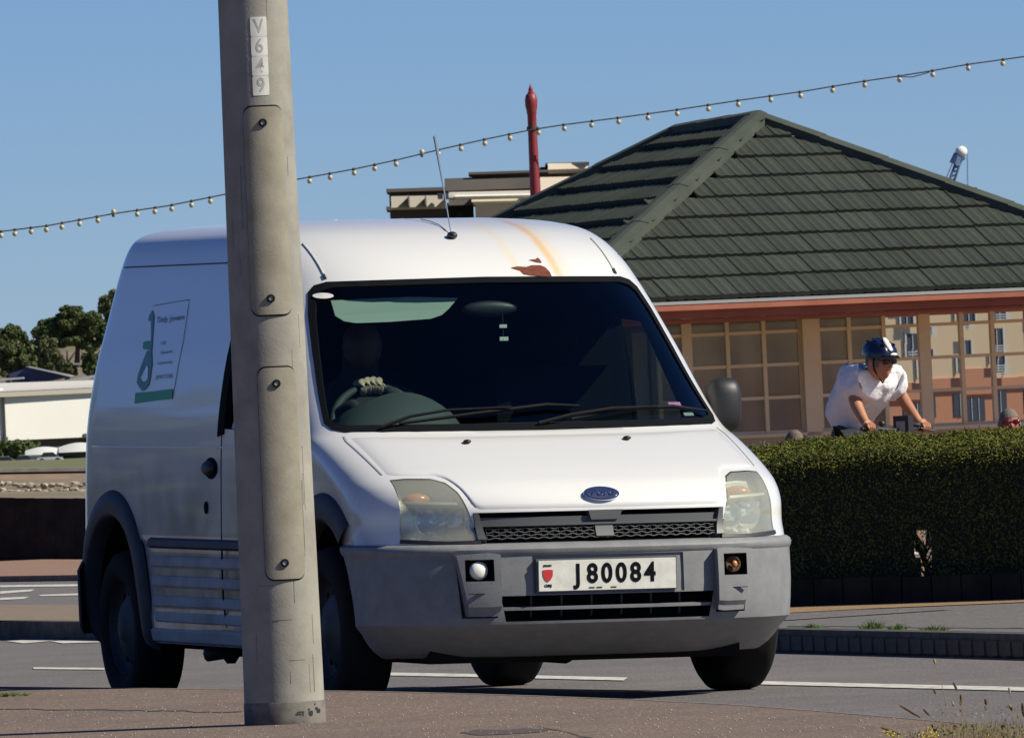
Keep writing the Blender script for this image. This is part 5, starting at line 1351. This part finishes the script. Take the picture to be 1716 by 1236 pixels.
spoly('decal_band', [(228, 658), (260, 655), (291, 651), (289, 668), (258, 671), (226, 676)], .003, M['decalg'], dec)
spoly('decal_mark', [(256.5, 519), (259, 530), (257, 560), (255, 590), (256, 610), (254, 620), (252, 612), (253, 590), (254, 560), (254, 538), (249, 537), (251, 528)], .003, M['decalt'], dec)
spoly('decal_mark', [(241, 573), (246, 571), (254, 571), (253, 586), (246, 585), (240, 584)], .003, M['decalg'], dec)
spoly('decal_mark', [(247, 588), (254, 586), (255, 610), (253, 632), (250, 645), (244, 652), (239, 655), (234, 648), (230, 640), (233, 625), (240, 606)], .0032, M['decalt'], dec)
spoly('decal_gap', [(248, 611), (250, 617), (249, 634), (245, 639), (240, 638), (238, 632)], .0042, M['white'], dec)
def stext(s, px, py, hpx, wpx, name='decal_lettering'):
    me = text_mesh(name, s, 1.0, .0, .012)
    co = [v.co for v in me.vertices]; x0, x1 = min(c.x for c in co), max(c.x for c in co); y0, y1 = min(c.y for c in co), max(c.y for c in co)
    for v in me.vertices:
        u = (v.co.x-x0)/(x1-x0); w_ = (v.co.y-y0)/(y1-y0)
        y, z = pls(px+u*wpx-w_*0-(1-w_)*hpx*.10, py+hpx*(1-w_)-u*wpx*.13); v.co = Gp(y, z, -1, .0034)
    me.update(); vp(name, me, M['decalk'], dec)
stext('Tindy', 264, 531, 13, 18); stext('Jowers', 285, 529, 12, 25)
stext('Ltd', 271, 571, 6, 7); stext('General', 270, 588, 5, 19); stext('Gardening', 265, 606, 6, 24); stext('07797 712345', 262, 629, 7, 28)
M['grime'] = mat('grime', (.14, .122, .09), .9, noise=(30, .6, (.2, .18, .14)))
M['stickd'] = mat('faded_print', (.42, .42, .40), .7)
# wheels
def wheel(x, y, steer=0):
    s_ = -1 if x < 0 else 1
    w = obj('wheel', None, None, van); w.location = (x, y, .312); w.rotation_euler = (0, 0, steer)
    mt_ = Matrix.Rotation(R(90)*s_, 4, 'Y')
    prof = [(.185, -.085), (.24, -.10), (.285, -.098), (.306, -.082), (.314, -.05), (.316, 0), (.314, .05), (.306, .082), (.285, .098), (.24, .10), (.195, .088), (.185, .07), (.185, -.085)]
    obj('tyre', MB().lathe(prof, 56, mt_, cap=False).mesh('tyre', True), M['rubber'], w)
    mb = MB(); prof = [(.19, .085), (.182, .06), (.165, .035), (.13, .05), (.10, .072), (.06, .075), (.045, .09), (.001, .092)]
    mb.lathe(prof, 40, mt_, cap=False); obj('rim', mb.mesh('rim', True), M['steel'], w)
    vh = MB().ell((0, 0, 0), (.017, .017, .006), 10, 4).mesh('vent_hole'); vh.materials.append(M['gap'])
    for k in range(12):
        a = 2*math.pi*k/12; c = Vector((math.cos(a)*.142, math.sin(a)*.142, .046)); obj('vent_hole', vh, None, w, mt_ @ Matrix.Translation(c))
wheel(-.80, 0); wheel(.755, 0); wheel(-.775, 2.9); wheel(.775, 2.9)

# driver
dr = obj('person', None, None, None)
dr.matrix_world = Mw
dr.location = Mw.to_translation(); dr.rotation_euler = Mw.to_euler()
tag(dr, 'driver in dark clothes inside the white van, one hand on top of the wheel', 'person')
V = [(-.42, .92, .80), (-.42, .95, 1.05), (-.42, .93, 1.20), (-.42, .92, 1.27), (-.42, .90, 1.37), (-.42, .90, 1.46),
     (-.60, .92, 1.17), (-.66, .82, 1.03), (-.60, .70, 1.11), (-.52, .62, 1.18),
     (-.24, .92, 1.17), (-.18, .84, 1.05), (-.26, .74, 1.14), (-.39, .70, 1.225)]
E_ = [(0, 1), (1, 2), (2, 3), (3, 4), (4, 5), (2, 6), (6, 7), (7, 8), (8, 9), (2, 10), (10, 11), (11, 12), (12, 13)]
me = skin_mesh(V, E_, [.15, .15, .13, .06, .085, .08, .07, .05, .04, .028, .07, .05, .04, .028]); obj('body', me, M['shirtd'], dr)
mb = MB(); mb.ell((-.42, .885, 1.395), (.078, .095, .105)); obj('head', mb.mesh('head', True), mat('skin_shaded', (.10, .05, .035), .6), dr)  # cabin shade put into the head's colour; the hand keeps full skin tone
mb = MB()
for k in range(4):
    a = 1.35+.18*k; c = cw+ax_u*(-.0)+ax_u*(.19*math.cos(a)*.9-.0)+ax_v*(.19*math.sin(a)); c.x = cw.x-.045+.023*(3-k)
    mb.tube([c+Vector((0, .03, .020)), c+Vector((0, -.016, .028)), c+Vector((0, -.034, .004)), c+Vector((0, -.026, -.022))], [.0145, .0155, .0145, .012], 8)
c = cw+ax_v*.19; mb.ell(c+Vector((-.016, .035, .014)), (.05, .035, .024)); mb.tube([c+Vector((.04, .02, .01)), c+Vector((.05, -.01, -.005))], .012, 8)
obj('hand', mb.mesh('hand', True), mat('hand_skin', (.5, .36, .26), .6), dr)

# ================================================================== LAMP COLUMN
Yq = 38.3
pbz = 0.12
cb_ = onz(476, 1213, .12); Yq = cb_.y+.12
col = empty('lamp_post', (cb_.x+.002, Yq, .12), 'weathered grey lamp post with two access doors and V649 stickers, in front of the van', 'lamp post')
r0_ = 137/2/FPX*Yq; r1_ = 118/2/FPX*Yq; Ht = (at(420, 0, Yq).z-.12)
rad = lambda z: r0_+(r1_-r0_)*z/Ht
prof = [(rad(0)*1.0, 0), (rad(.07)*1.0, .068), (rad(.072)*.985, .072)]+[(rad(z)*.985, z) for z in np.linspace(.08, Ht*1.0, 30)]+[(rad(4.0)*.9, 4.2), (.05, 7.0)]
MB().lathe(prof[2:], 72, cap=True).build('shaft', M['pole'], col, smooth=True)
MB().lathe(prof[:3], 72, cap=False).build('base_band', M['pole2'], col, smooth=True)
MB().tube([(0, 0, 6.9), (0, 0, 7.6), (.3, .1, 8.1), (1.0, .2, 8.3)], [.05, .045, .04, .035], 10).build('bracket', M['pole'], col, smooth=True)
MB().ell((1.25, .22, 8.3), (.35, .14, .09)).build('lantern', M['pole'], col, smooth=True)
def cylpatch(name, a0, a1, z0, z1, off, m, rc=.03, parent=col, n=28, mr=40, slant=0.0):
    """rounded rectangle wrapped on the shaft; angles measured from the viewing direction in degrees"""
    V = []; F = []
    for j in range(mr):
        q_ = j/(mr-1); z = z0+(z1-z0)*(.5-.5*math.cos(math.pi*q_)); rr = rad(z)*.985+off; dz_ = min(z-z0, z1-z, rc)
        inset = rc-math.sqrt(max(0, rc*rc-(rc-dz_)**2)) if dz_ < rc else 0; da = math.degrees(inset/rr)
        for i in range(n):
            a = R(a0+da+(a1-a0-2*da)*i/(n-1)+slant*(z-z0)); V.append((rr*math.sin(a), -rr*math.cos(a), z))
    F = [(j*n+i, j*n+i+1, (j+1)*n+i+1, (j+1)*n+i) for j in range(mr-1) for i in range(n-1)]
    k = len(V); bd = [i for i in range(n)]+[j*n+n-1 for j in range(1, mr)]+[(mr-1)*n+i for i in range(n-2, -1, -1)]+[j*n for j in range(mr-2, 0, -1)]
    for b in bd:
        x, y, z = V[b]; r_ = math.hypot(x, y); V.append((x*(r_-.006)/r_, y*(r_-.006)/r_, z))
    F += [(bd[i], k+i, k+(i+1) % len(bd), bd[(i+1) % len(bd)]) for i in range(len(bd))]
    return obj(name, mesh_from(name, V, F, True, 40), m, parent)
def zpole(px, py): return at(px, py, Yq-r0_).z-.12
def angp(px, py):
    p = at(px, py, Yq); z = p.z-.12; return math.degrees(math.asin(max(-1, min(1, (p.x-col.location.x)/(rad(z)*.985)))))
zc_ = CAMH-.12
for (x0, x1, y0, y1, side) in ((408, 493, 178, 527, 1), (432, 513, 615, 970, 1)):
    xm = (x0+x1)/2
    zt, zb = zpole(xm, y0), zpole(xm, y1)
    at_ = angp(x0+2, y0+20), angp(x1-22 if y0 < 300 else x1-18, y0+20)
    ab_ = angp(x0+15, y1-20), angp(x1-4, y1-20)
    aa = (at_[0]+ab_[0])/2, (at_[1]+ab_[1])/2
    cylpatch('door_rebate', aa[0]-1.3, aa[1]+1.3, zb-.005, zt+.005, .0015, M['gap'])
    dd_ = cylpatch('access_door', aa[0], aa[1], zb, zt, .0065, M['door'])
    am = (aa[0]+aa[1])/2
    for (zq) in (zt-.052, zb+.052):
        a = R(am-2); rr = rad(zq)*.985+.008
        mt_ = Matrix.Translation((rr*math.sin(a), -rr*math.cos(a), zq)) @ Vector((math.sin(a), -math.cos(a), 0)).to_track_quat('Z', 'Y').to_matrix().to_4x4()
        sc = MB().lathe([(.0135, -.004), (.0135, .003), (.009, .004), (.009, -.001)], 18, mt_, cap=False).build('lock_boss', M['gap'], dd_)
        MB().lathe([(.007, -.002), (.007, .0005), (.001, .001)], 10, mt_).build('screw', M['stickg'], dd_)
# identification stickers
for i, ch in enumerate('V649'):
    y0 = 28+i*33.0; xm = 434+i*1.4; zt = zpole(xm, y0); zb = zpole(xm, y0+32.7)
    a0, a1 = angp(xm-13.5, y0+16), angp(xm+13.5, y0+16)
    st = cylpatch('number_sticker', a0, a1, zb, zt, .0012, M['platew'], rc=.002, n=6, mr=6)
    me = text_mesh('sticker_digit', ch, .066, .0, .0004, 0, .80); a = R((a0+a1)/2); zq = (zt+zb)/2; rr = rad(zq)*.985
    for v in me.vertices:
        tx, ty = v.co.x, v.co.y; v.co = (rr*math.sin(tx/rr)+.0018*math.sin(tx/rr), ty, rr*(math.cos(tx/rr))+.0018)
    o = obj('sticker_digit', me, M['stickd'], st)
    o.matrix_basis = Matrix.Translation((0, 0, zq)) @ Matrix.Rotation(a, 4, 'Z') @ Matrix.Rotation(R(90), 4, 'X')
# scuff of black paint at the foot
rg = random.Random(9)
for i in range(16):
    a0 = rg.uniform(14, 52); z0 = .012+rg.random()*.035+(a0-14)*.0004; cylpatch('paint_scuff', a0, a0+rg.uniform(3, 12), z0, z0+rg.uniform(.004, .014), .0014+.00008*i, M['black'], rc=.004, n=6, mr=6, slant=rg.uniform(0, 6))

rg = random.Random(5)
for i in range(26):
    a0 = rg.uniform(-55, 60); z1 = rg.uniform(.15, Ht); l_ = rg.uniform(.03, .22); wd = rg.uniform(.3, .9)
    if a0 < 28 and abs(a0-8) < 30 and .1 < z1 < Ht-.1 and rg.random() < .8: continue
    cylpatch('grime_streak', a0, a0+wd, max(.1, z1-l_), z1, .0006, M['grime'], rc=.002, n=3, mr=8)
for i in range(7):
    z1 = rg.uniform(.1, .9); a0 = rg.uniform(-40, 30); cylpatch('scratch', a0, a0+rg.uniform(8, 26), z1, z1+.0016, .0006, M['grime'], rc=.0004, n=12, mr=3, slant=.3)

# ================================================================== CYCLIST
Yb = 74.0
ro = at(1450, 980, Yb); ro.z = .11
per = empty('person', ro, 'cyclist in white T-shirt, blue helmet and sunglasses leaning on handlebars behind the hedge', 'person')
def w_(px, py, dy=0): return at(px, py, Yb+dy)-ro
pel = w_(1398, 738, .16)
V = [pel, w_(1412, 700, .08), w_(1440, 657, -.06), w_(1463, 632, -.20), w_(1470, 612, -.25), w_(1475, 602, -.28), w_(1477, 590, -.29),   # 0-6 spine, neck, head
     w_(1431, 639, -.26), w_(1434, 677, -.34), w_(1449, 706, -.44), w_(1455, 714, -.47),           # near arm 7-10
     w_(1494, 632, -.08), w_(1515, 672, -.04), w_(1537, 703, -.02), w_(1545, 713, -.02)]            # far arm 11-14
kn = [w_(1450, 760, -.22), w_(1425, 850, .0), w_(1430, 930, .1), w_(1445, 935, .0), w_(1455, 790, .05), w_(1440, 870, .3), w_(1430, 940, .35), w_(1445, 945, .28)]
V += kn
E_ = [(0, 1), (1, 2), (2, 3), (3, 4), (4, 5), (5, 6), (3, 7), (7, 8), (8, 9), (9, 10), (3, 11), (11, 12), (12, 13), (13, 14), (0, 15), (15, 16), (16, 17), (17, 18), (0, 19), (19, 20), (20, 21), (21, 22)]
rd = [.12, .105, .095, .055, .048, .06, .075, .055, .043, .030, 0.026, .040, .043, .030, .026, .09, .06, .04, .035, .09, .06, .04, .035]
obj('body', skin_mesh([tuple(v) for v in V], E_, rd), M['skin'], per)
# T-shirt: torso and sleeves
SV = [w_(1411, 714, .10), w_(1420, 694, .06), w_(1440, 660, -.05), w_(1463, 634, -.18), w_(1466, 622, -.21), w_(1430, 636, -.25), w_(1430, 668, -.33), w_(1495, 632, -.08), w_(1511, 667, -.04)]
tsm = skin_mesh([tuple(v) for v in SV], [(0, 1), (1, 2), (2, 3), (3, 4), (3, 5), (5, 6), (3, 7), (7, 8)], [.135, .15, .158, .135, .080, .103, .092, .103, .090], 3)
from mathutils import noise as mnoise
ax_ = (SV[3]-SV[0]).normalized()
nrm_l = [v.normal.copy() for v in tsm.vertices]
for v, n_ in zip(tsm.vertices, nrm_l):
    p = v.co.copy(); q = p-ax_*(p.dot(ax_))*.75
    f = mnoise.noise(q*11+Vector((3, 1, 2)))*.013+abs(mnoise.noise(p*17))*-.012+mnoise.noise(p*5)*.012
    v.co += n_*(f+.006)
    if v.co.z < SV[0].z+.02: v.co.z -= .02
obj('t_shirt', tsm, M['shirt'], per)
cl_ = w_(1468, 624, -.235)
MB().tube([cl_+Vector((.075*math.cos(a), .06*math.sin(a)-.02, .012-.03*math.cos(a-.9))) for a in [2*math.pi*i/16 for i in range(17)]], .010, 6, False).build('collar', M['shirt'], per, smooth=True)
obj('shorts', skin_mesh([tuple(w_(1390, 735, .16)), tuple(pel), tuple(w_(1450, 758, -.20)), tuple(w_(1455, 785, .05))], [(0, 1), (1, 2), (1, 3)], [.155, .185, .12, .115]), M['shorts'], per)
# head with face looking along the heading, down a little
hc = w_(1474, 606, -.30); hd = Vector((.66, -.72, -.20)).normalized(); hs_ = hd.cross(Vector((0, 0, 1))).normalized(); hu2 = hs_.cross(hd)
HM = Matrix.Translation(hc) @ Matrix((hs_, -hd, hu2)).transposed().to_4x4()      # local: x right, -y forward, z up
def head(parent, HMx, skin, hair, shades, helmet=False):
    bm = bmesh.new(); bmesh.ops.create_uvsphere(bm, u_segments=28, v_segments=20, radius=1)
    for v in bm.verts:
        x, y, z = v.co
        X, Yv, Z = x*.075, y*.094, z*.115
        if z < 0: X *= 1-.30*z*z; Yv = Yv*(1-.15*z*z)-(.012*z*z)
        if y < -.55 and -.35 < z < .1: Yv -= .004*math.cos(x*3)
        if z < -.7 and y < 0: Yv -= .008
        if y < -.6 and .05 < z < .25: Yv += .006
        v.co = (X, Yv, Z)
    me = bpy.data.meshes.new('head'); bm.to_mesh(me); bm.free(); me.polygons.foreach_set('use_smooth', [True]*len(me.polygons)); me.transform(HMx)
    obj('head', me, skin, parent)
    mb = MB(); T = HMx
    V = [(-.006, -.088, .018), (.006, -.088, .018), (.015, -.090, -.022), (-.015, -.090, -.022), (0, -.117, -.018)]
    mb.add([T @ Vector(v) for v in V], [(0, 1, 4), (1, 2, 4), (2, 3, 4), (3, 0, 4)]); mb.build('nose', skin, parent, smooth=True)
    mb = MB()
    for s_ in (-1, 1): MB().ell((0, 0, 0), (.010, .018, .030), 10, 8, T @ Matrix.Translation((s_*.076, .004, -.004))).build('ear', skin, parent, smooth=True)
    MB().ell((0, 0, 0), (.024, .006, .005), 10, 6, T @ Matrix.Translation((0, -.091, -.052))).build('mouth', M['skinr'], parent, smooth=True)
    mb = MB()
    bm = bmesh.new(); bmesh.ops.create_uvsphere(bm, u_segments=20, v_segments=14, radius=1)
    dl = [f for f in bm.faces if (f.calc_center_median().z < -.25) or (f.calc_center_median().y < -.55 and f.calc_center_median().z < .45)]
    bmesh.ops.delete(bm, geom=dl, context='FACES')
    for v in bm.verts: v.co = (v.co.x*.079, v.co.y*.098, v.co.z*.118)
    me = bpy.data.meshes.new('hair'); bm.to_mesh(me); bm.free(); me.transform(T); obj('hair', me, hair, parent)
    if shades:
        mb = MB()
        for s_ in (-1, 1):
            mb.ell((0, 0, 0), (.029, .010, .019), 12, 8, T @ Matrix.Translation((s_*.034, -.089, .016)))
            mb.tube([T @ Vector((s_*.060, -.080, .022)), T @ Vector((s_*.079, 0, .02))], .0035, 5)
        mb.tube([T @ Vector((-.01, -.096, .02)), T @ Vector((.01, -.096, .02))], .004, 5)
        mb.build('sunglasses', shades, parent, smooth=True)
    else:
        mb = MB()
        for s_ in (-1, 1): mb.ell((0, 0, 0), (.012, .006, .007), 8, 6, T @ Matrix.Translation((s_*.032, -.088, .014)))
        mb.build('eye', M['shades'], parent, smooth=True)
head(per, HM, M['skin'], M['hair'], M['shades'])
# helmet: ribbed shell, vents, visor, straps
T = HM @ Matrix.Translation((0, .006, .048))
bm = bmesh.new(); bmesh.ops.create_uvsphere(bm, u_segments=36, v_segments=18, radius=1)
bmesh.ops.delete(bm, geom=[f for f in bm.faces if f.calc_center_median().z < -.12], context='FACES')
for v in bm.verts:
    x, y, z = v.co; k = 1+.045*math.cos(x*11)*(1 if z > .15 else .3); v.co = (x*.090*k, y*.124*k, z*.096*k)
me = bpy.data.meshes.new('helmet'); bm.to_mesh(me); bm.free(); me.polygons.foreach_set('use_smooth', [True]*len(me.polygons)); me.transform(T)
hel = obj('helmet', me, M['helm'], per)
for x in (-.045, 0, .045):
    mb = MB()
    for y in (-.06, 0, .06): mb.ell((0, 0, 0), (.010, .024, .008), 8, 6, T @ Matrix.Translation((x, y, .092*math.sqrt(max(.1, 1-(x/.095)**2-(y/.128)**2)))))
    mb.build('vent', M['gap'], hel)
mb = MB(); mb.add([T @ Vector(v) for v in ((-.03, -.128, .045), (.03, -.128, .045), (.028, -.075, .100), (-.005, -.03, .112), (-.028, -.075, .100))], [(0, 1, 2, 3, 4)])
for v in mb.V: pass
MB().ell((0, 0, 0), (.022, .055, .012), 12, 6, T @ Matrix.Translation((.012, -.074, .074)) @ Matrix.Rotation(R(42), 4, 'X')).build('white_flash', M['stickw'], hel, smooth=True)
MB().ell((0, 0, 0), (.03, .008, .010), 8, 6, T @ Matrix.Translation((.0, -.126, .018))).build('white_flash', M['stickw'], hel, smooth=True)
V = []
for i in range(13):
    a = R(200+140*i/12); V += [T @ Vector((.086*math.cos(a), .116*math.sin(a), .012)), T @ Vector((.080*math.cos(a), .165*math.sin(a)*(1 if abs(i-6) < 5 else .85), .000))]
MB().add(V, [(2*i, 2*i+1, 2*i+3, 2*i+2) for i in range(12)]).build('visor', M['ink'], hel)
mb = MB()
for s_ in (-1, 1): mb.tube([T @ Vector((s_*.082, -.03, 0)), T @ Vector((s_*.07, -.035, -.09)), T @ Vector((0, -.05, -.172))], .005, 5)
mb.build('chin_strap', M['ink'], hel)
# hands gripping the bar: palm and curled fingers
def hand(c, barv, parent):
    mb = MB(); f = hd; mb.ell((0, 0, 0), (.045, .022, .038), 12, 8, Matrix.Translation(c+Vector((-.005, .01, .022))) @ Matrix((barv, f, Vector((0, 0, 1)))).transposed().to_4x4())
    for k in range(4):
        b = c+barv*(-.033+.021*k); ln = (.9, 1.05, 1.0, .8)[k]
        mb.tube([b+Vector((0, 0, .032)), b+f*.030*ln+Vector((0, 0, .026)), b+f*.036*ln+Vector((0, 0, -.002)), b+f*.012+Vector((0, 0, -.022))], [.011, .0105, .0095, .008], 8)
    b = c-barv*.0+hs_*-.03; mb.tube([b+Vector((0, 0, .02)), b-f*.022+Vector((0, 0, -.006)), b+Vector((0, 0, -.022))], [.013, .011, .009], 8)
    return mb.build('hand', M['skin'], parent, smooth=True)
gl, gr = w_(1456, 718, -.50), w_(1549, 717, -.03); bv = (gr-gl).normalized()
hand(gl, bv, per); hand(gr, bv, per)
# bicycle
bk = empty('bicycle', ro, 'black bicycle with a grey bar bag, ridden by the person in the white T-shirt', 'bicycle')
hx = Vector((.83, -.56, 0)); bc = (gl+gr)/2; gnd = -0.0
def B_(f, z, c0=Vector((bc.x, bc.y, 0))): return c0+hx*f+Vector((0, 0, z))
hb_ = MB().tube([gl-bv*.08, gl+bv*.07, bc-bv*.1+hx*.03-Vector((0, 0, .01)), bc+bv*.1+hx*.03-Vector((0, 0, .01)), gr-bv*.07, gr+bv*.08], .012, 8).build('handlebar', M['black'], bk, smooth=True)
for g, s_ in ((gl, 1), (gr, -1)):
    MB().tube([g-bv*.06, g+bv*.06], .018, 8).build('grip', M['rubber'], hb_)
    MB().tube([g+bv*.07*s_+hx*.02, g+hx*.06+Vector((0, 0, -.02))-bv*.02*s_], .006, 6).build('brake_lever', M['steel'], hb_)
MB().ell(gl+bv*.14+Vector((0, 0, .03)), (.022, .022, .02)).build('bell', M['black'], hb_, smooth=True)
MB().box((-.055, -.03, -.05), (.055, .03, .065), Matrix.Translation(bc+hx*.05+Vector((0, 0, .012))) @ Matrix.Rotation(R(-34), 4, 'Z')).build('bar_bag', M['black'], bk)
MB().box((-.032, -.034, -.04), (.032, -.031, .035), Matrix.Translation(bc+hx*.05+Vector((0, 0, .008))) @ Matrix.Rotation(R(-34), 4, 'Z')).build('bag_pocket', mat('bag_grey', (.28, .32, .3), .5), bk)
MB().ell(gr-bv*.10+Vector((0, 0, .02)), (.04, .02, .016)).build('light', M['dgrey'], bk, smooth=True)
fr = MB(); stem = B_(0, bc.z); hub_f = B_(.18, .34); head_ = B_(-.02, .85); bb = B_(-.55, .30); seat_ = B_(-.55, .74); hub_r = B_(-1.0, .34)
for a, b, r_ in ((stem, head_, .016), (head_, B_(.02, .68), .022), (B_(.02, .68), hub_f, .014), (B_(.02, .7), bb, .02), (head_, seat_, .016), (seat_, bb, .016), (bb, hub_r, .011), (seat_, hub_r, .009)): fr.tube([a, b], r_, 8)
fr.build('frame', M['dgrey'], bk, smooth=True)
MB().ell(seat_+Vector((0, 0, .05)), (.14, .07, .03)).build('saddle', M['black'], bk, smooth=True)
for h_ in (hub_f, hub_r):
    n = 36; p_ = [h_+hx*(.33*math.cos(2*math.pi*i/n))+Vector((0, 0, .33*math.sin(2*math.pi*i/n))) for i in range(n+1)]
    wl2 = MB().tube(p_, .014, 6, False).build('wheel', M['rubber'], bk, smooth=True)
    mb = MB(); [mb.tube([h_, p_[i]], .0015, 3) for i in range(0, n, 2)]; mb.build('spokes', M['steel'], wl2)
MB().tube([bb-hx*.08+Vector((0, 0, .08)), bb+hx*.08+Vector((0, 0, -.08))], .012, 6).build('crank', M['steel'], bk)

# ================================================================== SEATED PEOPLE
def bench(x, Y, label):
    b = empty('bench', Vector((x, Y, .11)), label, 'bench')
    for k in range(3): MB().box((-.75, -.22+.15*k, .41), (.75, -.10+.15*k, .44)).build('slat', M['bark'], b)
    for s_ in (-.6, .6): MB().box((s_-.03, -.2, 0), (s_+.03, .2, .41)).build('leg', M['black'], b)
def seated(px, topy, Y, label, face, skin, hair, shades, shirt):
    T0 = at(px, topy, Y); zt = T0.z-.11; o = empty('person', Vector((T0.x, Y, .11)), label, 'person')
    f = Vector(face).normalized(); sd_ = f.cross(Vector((0, 0, 1))).normalized(); hz = zt-.115
    sh_z = hz-.26; sy = .44
    V = [(0, 0, sy+.08), (0, 0, (sy+sh_z)/2), (0, 0, sh_z), (0, 0, sh_z+.10), (0, 0, hz-.02)]
    V = [Vector(v) for v in V]
    for s_ in (-1, 1): V += [sd_*s_*.19+Vector((0, 0, sh_z-.02)), sd_*s_*.24+Vector((0, 0, sh_z-.26))+f*.04, sd_*s_*.16+f*.25+Vector((0, 0, sy+.16))]
    for s_ in (-1, 1): V += [sd_*s_*.11+f*.42+Vector((0, 0, sy+.06)), sd_*s_*.12+f*.44+Vector((0, 0, .07)), sd_*s_*.12+f*.60+Vector((0, 0, .04))]
    E2 = [(0, 1), (1, 2), (2, 3), (3, 4), (2, 5), (5, 6), (6, 7), (2, 8), (8, 9), (9, 10), (0, 11), (11, 12), (12, 13), (0, 14), (14, 15), (15, 16)]
    obj('body', skin_mesh([tuple(v) for v in V], E2, [.14, .13, .11, .055, .06, .06, .045, .03, .06, .045, .03, .075, .045, .035, .075, .045, .035]), skin, o)
    obj('shirt', skin_mesh([tuple(v) for v in (V[0], V[1], V[2]+Vector((0, 0, -.01)), V[5], V[5].lerp(V[6], .6), V[8], V[8].lerp(V[9], .6))], [(0, 1), (1, 2), (2, 3), (3, 4), (2, 5), (5, 6)], [.165, .155, .125, .08, .065, .08, .065]), shirt, o)
    HMx = Matrix.Translation((0, 0, hz)) @ Matrix((sd_, -f, Vector((0, 0, 1)))).transposed().to_4x4(); head(o, HMx, skin, hair, shades)
    return o
seated(1690, 684, 86, 'man with cropped grey hair and red sunglasses behind the hedge, right edge', (.15, -1, 0), M['skinr'], M['hair'], M['shadesr'], M['shirt'])
seated(1331, 720, 92, 'person facing away whose brown hair just shows above the hedge beside the van mirror', (-.3, .9, 0), M['skin'], M['hairb'], None, M['shirtd'])
bench(at(1690, 700, 86).x, 86, 'low bench behind the hedge under the man in red sunglasses'); bench(at(1331, 720, 92).x, 92, 'low bench behind the hedge under the brown-haired person')

# ================================================================== WEEDS AT BOTTOM RIGHT
Yg = 33.0
def g_(px, py, Y=Yg): return at(px, py, Y)
heads = [(1565, 1103, 1567, 1112, .0035, 'pale round seed head, topmost of the dry weeds', 'stalk'), (1597, 1142, 1604, 1156, .0035, 'brown seed head leaning across the white road line', 'seed'), (1610, 1163, 1610, 1181, .004, 'darkest upright plantain head among the weeds', 'seed'),
         (1508, 1181, 1542, 1201, .0035, 'long drooping brown seed spike at the left of the weeds', 'seed'), (1547, 1187, 1558, 1198, .0035, 'short slanting brown seed head right of the drooping spike', 'seed'), (1651, 1170, 1653, 1180, .0045, 'small dark round seed head between two taller ones', 'seed'),
         (1692, 1180, 1696, 1190, .0045, 'dark seed head close to the right edge', 'seed'), (1476, 1218, 1502, 1226, .0035, 'tan seed spike lying lowest at the left of the weeds', 'seed'), (1690, 1151, 1693, 1163, .003, 'pale seed head over the right end of the white line', 'stalk'), (1564, 1153, 1568, 1162, .003, 'small brown head just under the white line', 'seed'), (1713, 1177, 1716, 1200, .005, 'dark head cut by the right edge of the picture', 'seed'), (1595, 1174, 1599, 1184, .003, 'pale seed head left of the darkest plantain', 'stalk')]
gz = .12
for i, (x0, y0, x1, y1, r_, lab, mm) in enumerate(heads):
    Y = Yg+random.uniform(-.5, .8); base_ = Vector((at(x1+random.uniform(10, 40), 1300, Y).x, Y, gz))
    o = empty('seed_stalk', base_, lab, 'dry plant', 'dry seed stalks at the bottom right')
    a, b = at(x0, y0, Y)-base_, at(x1, y1, Y)-base_
    MB().tube([(0, 0, 0), b*.6+Vector((.006, 0, 0)), b], [.0013, .001, .0008], 5).build('stem', M['stalk'], o)
    m_ = (a+b)/2; MB().tube([a, a.lerp(b, .25)+Vector((.0005, 0, 0)), a.lerp(b, .7), b], [r_*.5, r_, r_, r_*.5], 8).build('seed_head', M[mm], o, smooth=True)
C = []; V = []; F = []
for i in range(900):
    px = random.gauss(1660, 90); 
    if px < 1500: px = random.uniform(1500, 1760)
    Y = Yg+random.uniform(-1.2, 1.2); h = random.uniform(1196, 1240) if px > 1570 else random.uniform(1214, 1245)
    top_ = at(px, h, Y); l = random.uniform(-.02, .02); n_ = len(V); bx_ = top_.x+l
    V += [(bx_-.0012, Y, gz), (bx_+.0012, Y, gz), (top_.x, Y+random.uniform(-.02, .02), top_.z)]; F.append((n_, n_+1, n_+2))
wd_ = obj('weed_blades', mesh_from('weed_blades', V, F), M['stalk']); wd_['kind'] = 'stuff'
C = []
for i in range(1500):
    px = random.gauss(1650, 80); Y = Yg+random.uniform(-1, 1); C.append(at(px, random.uniform(1212, 1300) if px > 1560 else random.uniform(1228, 1300), Y))
wl3 = obj('weed_leaves', leaves([c for c in C if c.z > gz], .006), M['weed']); wl3['kind'] = 'stuff'
C = []
for (fx, fy, sp) in ((1488, 1228, 10), (1500, 1232, 8), (1556, 1225, 6), (1566, 1231, 7), (1548, 1234, 7), (1655, 1233, 10), (1670, 1236, 9), (1700, 1240, 8)):
    for i in range(40): C.append(at(fx+random.gauss(0, sp*.6), fy+random.gauss(0, 3), Yg+random.uniform(-.05, .05)))
fl_ = obj('yellow_flowers', leaves(C, .0035), M['yellow']); fl_['kind'] = 'stuff'
C = []
for i in range(170): px = random.uniform(1560, 1730); C.append(at(px, random.uniform(1180, 1236), Yg+random.uniform(-1, 1)))
fl_ = obj('dry_florets', leaves(C, .0038), M['stalk']); fl_['kind'] = 'stuff'
